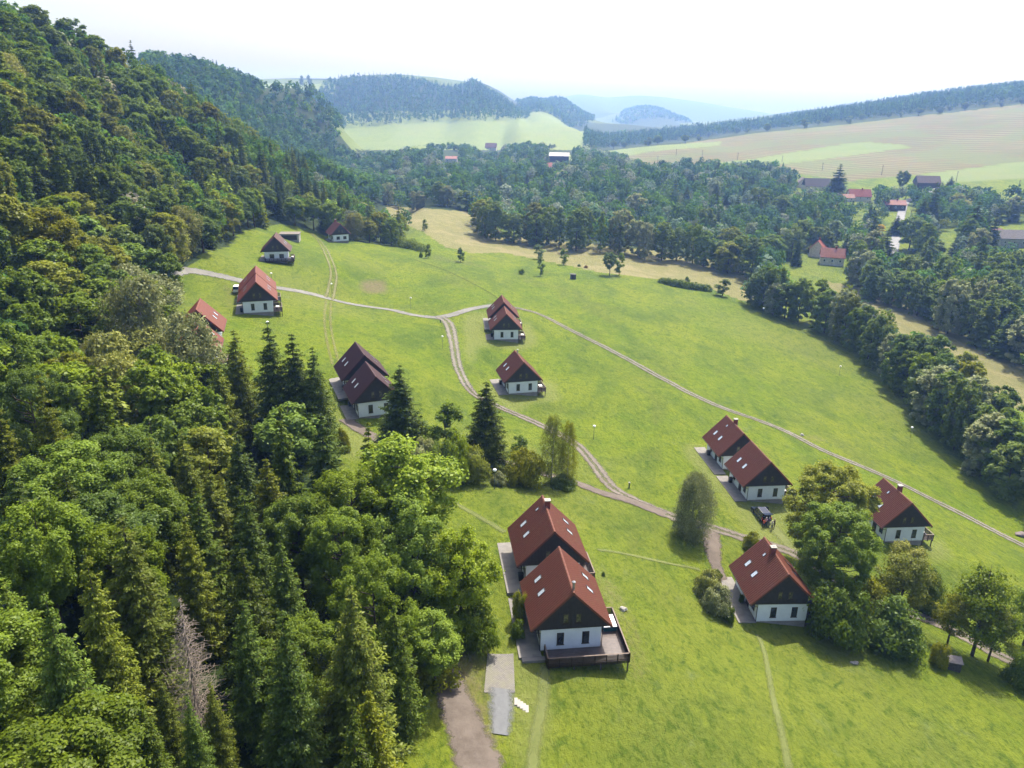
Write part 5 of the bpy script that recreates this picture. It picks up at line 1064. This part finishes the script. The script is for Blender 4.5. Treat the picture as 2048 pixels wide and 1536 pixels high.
for a in ((1187, 879, 850, 'globe lamp alone on the meadow above the dirt road fork'), (989, 978, 937, 'globe lamp at the right of the thicket between the spruces'), (822, 619, 594, 'globe lamp above the upper gravel road'), (885, 697, 671, 'globe lamp left of the curving gravel track'),
          (537, 669, 642, 'globe lamp below the orange roofed pair of chalets'), (544, 566, 545, 'globe lamp beside the upper gravel road by the orange roofs'), (664, 588, 566, 'globe lamp on the meadow wheel tracks'), (1678, 752, 731, 'globe lamp before the shady tree row'), (1820, 876, 853, 'globe lamp at the foot of the tree row, lower right'), (1525, 634, 615, 'globe lamp at the upper end of the shady tree row')): lamp(*a)
p = at(1258, 976); t = thing('marker_post', 'short dark post with pale top beside the dirt road', 'post', p); MB().box(-.11, -.11, -.2, .11, .11, 1.0).build('post', M_post, t); MB().box(-.15, -.15, 1.002, .15, .15, 1.15).build('cap', M_conc, t)
p = at(881, 645); t = thing('marker_post', 'tiny dark post at the gravel road fork', 'post', p); MB().box(-.14, -.14, -.2, .14, .14, .8).build('post', M_post, t); MB().box(-.17, -.17, .802, .17, .17, .9).build('cap', M_post, t)
def rock(u, v, s, lab, mat=None):
    p = at(u, v); bm = bmesh.new(); bmesh.ops.create_icosphere(bm, subdivisions=3, radius=1)
    for w in bm.verts: k = 1 + .22 * math.sin(w.co.x * 3.1 + u) + .15 * math.sin(w.co.y * 4.3 + v) + .1 * math.sin(w.co.z * 7 + u); w.co = Vector((w.co.x * k, w.co.y * k * .8, w.co.z * k * .6))
    me = bpy.data.meshes.new('stone'); bm.to_mesh(me); bm.free(); me.materials.append(mat or M_conc); o = link('stone', me, None, p + np.array([0, 0, s * .25])); o.scale = (s, s, s); tag(o, lab, 'stone')
rock(1247, 1220, .48, 'pale stone on worn grass right of the nearest chalet'); rock(1708, 1327, .42, 'grey stone lying on the mown grass at lower right', basic('grey_stone', (.26, .24, .22), .9, .3)); rock(2041, 1072, 1.05, 'brown boulder by the gravel track at the right edge', basic('brown_stone', (.16, .13, .12), .9, .3)); rock(1604, 871, .5, 'flat pale stone on bare soil beside the long gravel track')
# stone steps beside the parking bay
p0, p1 = at(1032, 1404), at(1054, 1417); t = thing('garden_steps', 'short flight of pale stone steps beside the parking bay', 'steps', (0, 0, 0))
for i in range(5):
    q = p0 + (p1 - p0) * i / 4; z = float(h(q[0], q[1])); MB().box(q[0] - .17, q[1] - .55, z - .25, q[0] + .17, q[1] + .45, z + .16 - .03 * i).build('step', M_conc, t)
# little sloping roof shelter at the lower right
M_pl = basic('weathered_planks', (.075, .065, .065), .85, .3, 5); p = at(1905, 1338); t = thing('shelter', 'small dark wooden shelter with sloping lid on the lower right meadow', 'wooden box', p, R(-14))
mb = MB()
for k in range(6): mb.box(-.80, -.50, -.15 + k * .26, .80, -.45, .08 + k * .26)
mb.box(-.80, -.449, -.3, -.75, .5, 1.42); mb.box(.75, -.449, -.3, .80, .5, 1.42); mb.box(-.749, .45, -.3, .749, .5, 1.42); mb.build('slatted_box', M_pl, t)
MB().add([(-.92, -.66, 1.36), (.92, -.66, 1.36), (.92, .62, 1.66), (-.92, .62, 1.66), (-.92, -.66, 1.44), (.92, -.66, 1.44), (.92, .62, 1.74), (-.92, .62, 1.74)], [(3, 2, 1, 0), (4, 5, 6, 7), (0, 1, 5, 4), (1, 2, 6, 5), (2, 3, 7, 6), (3, 0, 4, 7)]).build('lid', basic('grey_lid', (.23, .20, .19), .8, .2), t)
p = at(1146, 558); t = thing('garden_shed', 'tiny dark box shaped shed alone on the far meadow', 'shed', p, .1); MB().box(-1.1, -.9, -.2, 1.1, .9, 2.0).build('wall', M_pl, t); MB().prism([(-1.25, 2.002), (1.25, 2.002), (1.25, 2.1), (-1.25, 2.25)], -1.05, 1.05).build('roof', basic('tar_roof', (.09, .085, .09), .8), t)
p = at(577, 480); t = thing('garage', 'low flat roofed concrete garage dug into the slope behind the brown roofed chalet', 'garage', (p[0], p[1] + 2.5, p[2]), R(8)); MB().box(-3.6, -2.6, -1, 3.6, 3, 2.1).build('wall', M_conc, t); MB().box(-3.9, -2.9, 2.102, 3.9, 3.2, 2.35).build('roof', basic('pale_flat_roof', (.17, .145, .125), .9, .2, 1), t); MB().box(-2.9, -2.64, 0, 2.9, -2.602, 1.85).build('door', M_trim, t)
p = at(1240, 726)
# furniture on the decks, bins by the entrances
M_cloth = basic('white_tabletop', (.80, .80, .79), .6, .04); M_teal = basic('teal_tub_side', (.02, .085, .090), .5)
DESC = {'A': 'the nearest chalet', 'B': 'the chimney chalet behind the nearest one', 'C': 'the three window chalet', 'D': 'the chalet beside the dark car', 'E': 'the chimney chalet behind the dark car', 'F': 'the half hidden chalet', 'G': 'the single chalet in the meadow', 'H': 'the front chalet at the road fork', 'I': 'the rear chalet at the road fork', 'J': 'the front maroon chalet', 'K': 'the rear maroon chalet', 'L': 'the front orange chalet', 'M': 'the rear orange chalet', 'N': 'the brown roofed chalet', 'O': 'the farthest chalet'}
for o in list(bpy.data.objects):
    if o.name.split('.')[0] == 'terrace' and o.get('category') == 'terrace':
        k = min(CHALETS, key=lambda q: math.hypot(CHALETS[q][0] - o.location[0], CHALETS[q][1] - o.location[1])); o['label'] = 'slab terrace along ' + DESC[k]; o['group'] = 'slab terraces beside chalets'
def table(key, lx, ly, w=.8, l=1.3, label=None):
    t = thing('garden_table', label or 'white topped garden table on the deck of ' + DESC[key], 'table', loc2w(key, lx, ly, -.018), R(CHALETS[key][3]), 'garden tables on the decks')
    link('tabletop', cached(('tt', w, l), lambda: MB().box(-w / 2, -l / 2, .70, w / 2, l / 2, .745).mesh('tabletop', M_cloth)), t)
    for sx in (-1, 1):
        for sy in (-1, 1): link('leg', cached(('tl', w, l, sx, sy), lambda sx=sx, sy=sy: MB().box(sx * (w / 2 - .08) - .03, sy * (l / 2 - .08) - .03, 0, sx * (w / 2 - .08) + .03, sy * (l / 2 - .08) + .03, .699).mesh('leg', M_frame)), t)
def chair(key, lx, ly, rz, label):
    t = thing('garden_chair', label, 'chair', loc2w(key, lx, ly, -.018), R(CHALETS[key][3] + rz), 'garden chairs on the decks')
    link('seat', cached('cs', lambda: MB().box(-.22, -.22, .42, .22, .22, .46).mesh('seat', M_frame)), t); link('backrest', cached('cb', lambda: MB().box(-.22, .19, .461, .22, .23, .92).mesh('backrest', M_frame)), t)
    for sx in (-1, 1):
        for sy in (-1, 1): link('leg', cached(('cl', sx, sy), lambda sx=sx, sy=sy: MB().box(sx * .18 - .02, sy * .18 - .02, 0, sx * .18 + .02, sy * .18 + .02, .419).mesh('leg', M_frame)), t)
for k, lx, ly in (('B', 4.9, .0), ('C', 4.4, -2.6), ('D', 4.3, -2.2), ('F', 4.3, -2.4), ('G', 4.75, -2.2), ('H', 4.9, -2.0), ('I', 5.0, -2.6), ('L', 4.5, -2.2), ('M', 4.4, -2.4), ('N', 5.0, -2.0)):
    table(k, lx, ly); chair(k, lx - .2, ly - 1.05, 180, 'dark chair in front of the deck table of ' + DESC[k]); chair(k, lx + .1, ly + 1.0, 0, 'dark chair behind the deck table of ' + DESC[k])
t = thing('hot_tub', 'square hot tub with white cover and teal sides on the nearest deck', 'hot tub', loc2w('A', 5.2, -.9, -.018), R(7)); MB().box(-.75, -1.1, 0, .75, 1.1, .62).build('tub', M_teal, t, bevel=.05); MB().box(-.80, -1.15, .622, .80, 1.15, .72).build('cover', M_cloth, t, bevel=.03)
BIN = [MB().add([(-.24, -.26, .0), (.24, -.26, 0), (.24, .26, 0), (-.24, .26, 0), (-.29, -.34, .95), (.29, -.34, .95), (.29, .34, .95), (-.29, .34, .95)], [(3, 2, 1, 0), (4, 5, 6, 7), (0, 1, 5, 4), (1, 2, 6, 5), (2, 3, 7, 6), (3, 0, 4, 7)]).mesh('bin_body', basic('bin_plastic', (.018, .02, .022), .5)), MB().box(-.31, -.37, .952, .31, .36, 1.02).mesh('lid', basic('bin_lid', (.03, .032, .034), .45))]
for k, ly in (('D', 2.6), ('E', 2.0), ('G', 2.2), ('H', -1.5), ('J', 1.8), ('K', -2.0), ('L', -3.0), ('B', -3.4)):
    t = thing('rubbish_bin', 'dark rubbish bin by the entrance wall of ' + DESC[k], 'bin', loc2w(k, -3.95, ly, -.03), R(CHALETS[k][3] + 90), 'rubbish bins beside the chalets'); link('bin_body', BIN[0], t); link('lid', BIN[1], t)

# ------------------------------------------------------------------ power poles on the far field
def pole(u, v, vt, lab, arm=1.0):
    p = at(u, v); hh = max(6, gy(u, vt, p[1])[2] - p[2]); t = thing('power_pole', lab, 'pole', p, 0, 'wooden power poles on the far slope'); r_ = .17 + .00010 * p[1]
    MB().tube([(0, 0, -.5), (0, 0, hh)], [r_, r_ * .75], 6).build('pole', M_polew, t); MB().box(-arm, -.08, hh - .9, arm, .08, hh - .7).build('crossarm', M_polew, t)
for a in ((1315, 327, 312, 'first power pole at the left end of the stubble field'), (1352, 312, 298, 'power pole second from the left on the stubble field'), (1404, 315, 300, 'power pole above the left end of the bright strip'), (1475, 320, 305, 'power pole on the bright green strip'), (1564, 324, 311, 'power pole above the bushy trees by the grey roofed house'), (1644, 341, 325, 'power pole left of the tall conifer by the grey house'), (1763, 350, 330, 'power pole above the low field edge, right of the tall conifer'),
          (1912, 363, 342, 'power pole right of the dark barn'), (2035, 384, 360, 'power pole near the right edge on the green slope')): pole(*a)
pole(1814, 470, 421, 'leaning pole beside the village road', .8)

# ------------------------------------------------------------------ hamlet houses
def cottage(u, v, W, L, He, Hr, yaw, roofm, wallm, lab, chim=1, y=None, name='cottage', wins=3, zoff=0):
    p = at(u, v) if y is None else np.array([ray(u, v)[0] / ray(u, v)[1] * y, y, 0])
    z = float(h(p[0], p[1])); t = thing(name, lab, 'house' if name == 'cottage' else 'barn', (p[0], p[1], z + zoff), R(yaw))
    MB().box(-L / 2, -W / 2, -2.5, L / 2, W / 2, He).build('wall', wallm, t)
    g = MB()
    for x0 in (-L / 2, L / 2 - .12): g.add([(x0, -W / 2 + .02, He + .01), (x0, W / 2 - .02, He + .01), (x0, 0, Hr - .15), (x0 + .12, -W / 2 + .02, He + .01), (x0 + .12, W / 2 - .02, He + .01), (x0 + .12, 0, Hr - .15)], [(2, 1, 0), (3, 4, 5), (0, 1, 4, 3), (1, 2, 5, 4), (2, 0, 3, 5)])
    g.build('gable', wallm if chim != 2 else M_board, t)
    rf = MB(); k = .55
    for s in (-1, 1):
        a = [(s * (W / 2 + k), He - k * (Hr - He) / (W / 2)), (0, Hr)]; vs = []
        for x in (-L / 2 - .5, L / 2 + .5): vs += [(x, a[0][0], a[0][1]), (x, a[1][0], a[1][1]), (x, a[1][0], a[1][1] + .22), (x, a[0][0], a[0][1] + .22)]
        rf.add(vs, [(0, 1, 2, 3), (7, 6, 5, 4), (0, 4, 5, 1), (1, 5, 6, 2), (2, 6, 7, 3), (3, 7, 4, 0)])
    r_ = rf.build('roof', roofm, t)
    if chim == 1: MB().box(L * .12 - .4, -.4, Hr - .8, L * .12 + .4, .4, Hr + 1.1).build('chimney', M_chim, r_)
    for i in range(wins):
        x = (i + .5) / wins * L - L / 2; w = MB().box(x - .55, -W / 2 - .05, He * .42, x + .55, -W / 2 - .003, He * .42 + 1.25).build('window', M_white, t); MB().box(x - .43, -W / 2 - .07, He * .42 + .1, x + .43, -W / 2 - .052, He * .42 + 1.15).build('pane', M_glass, w)
    return t
def rm(n, c): return basic(n, c, .75, .25, 1.2, .15)
WL = rm('cream_render', (.55, .50, .42)); WG = rm('grey_render', (.38, .36, .35)); WD = rm('dark_timber', (.07, .05, .045))
cottage(1662, 528, 9, 12, 4.6, 8.6, -18, rm('roof_rose', (0.186, 0.062, 0.046)), WL, 'cream house with a rose red hipped roof among the trees, right of its red neighbour'); cottage(1634, 512, 8, 10, 4.8, 9.2, 62, rm('roof_red', (0.205, 0.053, 0.034)), WL, 'red roofed house end-on among the trees beside the cream house')
cottage(1634, 380, 12, 24, 4.0, 10.0, -4, rm('roof_slate', (0.053, 0.043, 0.053)), WL, 'long dark roofed house below the stubble field, left of the tall conifer', 2, wins=4); cottage(1604, 374, 9, 10, 4.0, 8.6, 80, rm('roof_greypink', (0.124, 0.099, 0.099)), WL, 'small pale gabled house left of the long dark roof', 0)
cottage(1716, 400, 10, 17, 3.6, 8.6, -4, rm('roof_brick', (0.205, 0.043, 0.031)), WL, 'house with a bright red roof right of the tall conifer'); cottage(1694, 402, 7, 9, 3.0, 5.4, -4, rm('roof_pink', (0.248, 0.124, 0.099)), WL, 'low pink roofed annexe left of the bright red roof', 0, wins=2)
cottage(1852, 374, 11, 19, 4.2, 9.4, -6, rm('roof_barn', (0.081, 0.053, 0.053)), WD, 'dark timber barn on the green slope above the village road', 2, name='barn', wins=0)
cottage(1786, 420, 9, 15, 4.6, 7.4, -6, rm('roof_salmon', (0.248, 0.105, 0.081)), WD, 'salmon roofed house by the bend of the village road'); cottage(2035, 492, 11, 26, 5.2, 9.2, -4, rm('roof_grey', (0.118, 0.105, 0.105)), WG, 'long grey roofed house at the right edge behind conifers', wins=5); cottage(1990, 486, 9, 9, 4.6, 9.0, 86, rm('roof_orange', (0.223, 0.093, 0.056)), WL, 'orange gabled end house behind the conifers at the right', 0)
cottage(903, 326, 10, 14, 5.5, 8.0, 0, rm('roof_pink2', (0.279, 0.124, 0.105)), WL, 'small house with pale red flat looking roof far in the valley, left'); cottage(982, 300, 12, 18, 4.5, 11.0, -5, rm('roof_plum', (0.136, 0.074, 0.074)), WL, 'plum roofed house below the pale clearing far in the valley', 0); cottage(989, 322, 10, 16, 3.5, 7.0, -5, rm('roof_pink', (0.248, 0.124, 0.099)), WL, 'low pink roofed house in the far valley middle', 0)
cottage(1118, 323, 12, 24, 7.0, 10.5, -4, rm('roof_white', (0.558, 0.540, 0.540)), WD, 'barn with a bright pale roof and dark walls at the valley field edge', 0, name='barn', wins=0); cottage(1130, 342, 10, 14, 4.0, 8.0, -20, rm('roof_rust', (0.136, 0.081, 0.062)), WL, 'rusty roofed house just below the pale roofed barn', 0); cottage(1096, 340, 8, 10, 3.6, 7.5, 40, rm('roof_red', (0.205, 0.053, 0.034)), WL, 'tiny red gabled house left of the rusty roofed one', 0)
for (u, vb, vt, w, l) in ((1672, 392, 326, 48, 'tall dark conifer between the long dark roof and the bright red roof'), (1790, 470, 430, 36, 'broad dark spruce beside the village road'), (1858, 455, 362, 36, 'very tall dark spruce below the barn'), (1838, 460, 395, 40, 'dark spruce left of the very tall spruce below the barn'), (1937, 505, 400, 60, 'biggest dark fir of the clump left of the long grey house'), (1962, 500, 414, 40, 'second fir of the clump left of the long grey house'), (1978, 505, 424, 34, 'slim fir touching the orange gabled house'), (1898, 384, 352, 24, 'pointed conifer right of the dark barn'), (1880, 392, 362, 18, 'small pointed conifer just right of the dark barn'), (1916, 510, 440, 40, 'left fir at the edge of the clump near the small garden'), (1765, 530, 462, 50, 'dark blue conifer left of the village road bend')):
    tree_('mid_spruce_%d' % (u % 3), u, vb, vt, w, 'spruce', 'spruce_tree', l, 'conifer')
for (pn, u, vb, vt, w, m, l) in (('mid_broad_1', 1803, 386, 340, 28, 'blue', 'rounded tree standing alone left of the dark barn'), ('mid_bush_0', 1918, 430, 385, 52, 'grey', 'greyish round bush on the slope right of the tall spruce'), ('small_tree', 1756, 470, 448, 26, 'yellow', 'golden yellow small tree among dark trees near the road'), ('mid_broad_0', 1818, 500, 432, 56, 'green', 'leafy tree right of the village road'), ('mid_broad_3', 1862, 520, 478, 44, 'blue', 'round tree at the lower end of the village road'), ('mid_bush_1', 1876, 486, 477, 13, 'dark', 'small clipped dark bush in the bright garden'), ('small_tree', 1871, 478, 461, 20, 'green', 'little garden tree above the clipped bush'), ('mid_bush_0', 1840, 484, 470, 26, 'blue', 'garden bush left of the little garden tree')):
    tree_(pn, u, vb, vt, w, m, 'bush' if 'bush' in pn else 'broadleaf_tree', l, 'bush' if 'bush' in pn else 'tree')
for i, u in enumerate(np.linspace(1190, 2040, 26)):
    k = 1 - (u - 1190) / 850; v = np.interp(u, [1190, 1300, 1500, 1750, 2048], [304, 292, 265, 240, 207]) + rg.uniform(-3, 3); s = rg.uniform(9, 20)
    tree_('mid_broad_%d' % (i % 4) if i % 3 else 'small_tree', u + rg.uniform(-12, 12), v, v - s, s * rg.uniform(.7, 1.1), ['blue', 'green', 'dark'][i % 3], 'broadleaf_tree', 'small tree in the ragged line along the upper edge of the stubble field', 'tree', 'trees along the upper edge of the stubble field')

# ------------------------------------------------------------------ light, air, camera
SX, SY, SZ = .29, .60, 1.0; EL = math.atan2(SZ, math.hypot(SX, SY)); AZ = math.atan2(SX, SY)
W = bpy.data.worlds.new('World'); SC.world = W; W.use_nodes = True; nt = W.node_tree; nt.nodes.clear(); bg = nt.nodes.new('ShaderNodeBackground'); ou = nt.nodes.new('ShaderNodeOutputWorld'); sk = nt.nodes.new('ShaderNodeTexSky')
sk.sky_type = 'NISHITA'; sk.sun_disc = False; sk.sun_elevation = EL; sk.sun_rotation = AZ; sk.altitude = 400; sk.air_density = 1.0; sk.dust_density = 6.0; sk.ozone_density = 1.0
bg.inputs['Strength'].default_value = .145; nt.links.new(sk.outputs[0], bg.inputs[0]); nt.links.new(bg.outputs[0], ou.inputs[0])
sd = bpy.data.lights.new('sun', 'SUN'); sd.energy = 4.3; sd.angle = R(.55); sd.color = (1, .95, .86); so = bpy.data.objects.new('sun', sd); COL.objects.link(so)
so.rotation_euler = Vector((SX, SY, SZ)).to_track_quat('Z', 'Y').to_euler()
t = NT('haze_air'); vol = t.n('VolumePrincipled', Color=(.25, .44, 1.0, 1), Absorption__Color=(1, 1, 1, 1), Density=HAZE, Anisotropy=.35); vol.inputs['Density Attribute'].default_value = ''
t.t.links.new(vol.outputs[0], t.out.inputs['Volume'])
try: t.m.cycles.homogeneous_volume = True
except Exception: pass
zt = max(float(HZ[(GYY < 6800)].max()), CZ) + 30; zb = float(HZ.min()) - 2
tag(MB().box(-2360, -60, zb, 3380, 6990, zt).build('haze', t.m), kind='stuff')
cd = bpy.data.cameras.new('camera'); cam = bpy.data.objects.new('camera', cd); COL.objects.link(cam); cd.sensor_width = 36; cd.lens = F / 2048 * 36; cd.clip_start = .5; cd.clip_end = 20000
c, s = math.cos(RL), math.sin(RL); r0 = Vector((1, 0, 0)); u0 = Vector((0, math.sin(PT), math.cos(PT))); f0 = Vector((0, math.cos(PT), -math.sin(PT)))
rr, uu = c * r0 - s * u0, s * r0 + c * u0
cam.matrix_world = Matrix(((rr[0], uu[0], -f0[0], 0), (rr[1], uu[1], -f0[1], 0), (rr[2], uu[2], -f0[2], CZ), (0, 0, 0, 1))); SC.camera = cam
SC.view_settings.view_transform = 'Standard'; SC.view_settings.look = 'None'; SC.view_settings.gamma = 1; SC.view_settings.use_curve_mapping = False; SC.view_settings.exposure = EXPO
cy = SC.cycles; cy.max_bounces = 6; cy.diffuse_bounces = 3; cy.glossy_bounces = 2; cy.transmission_bounces = 3; cy.transparent_max_bounces = 12; cy.volume_bounces = 2; cy.use_denoising = True; cy.sample_clamp_indirect = 6
SC.render.use_persistent_data = False
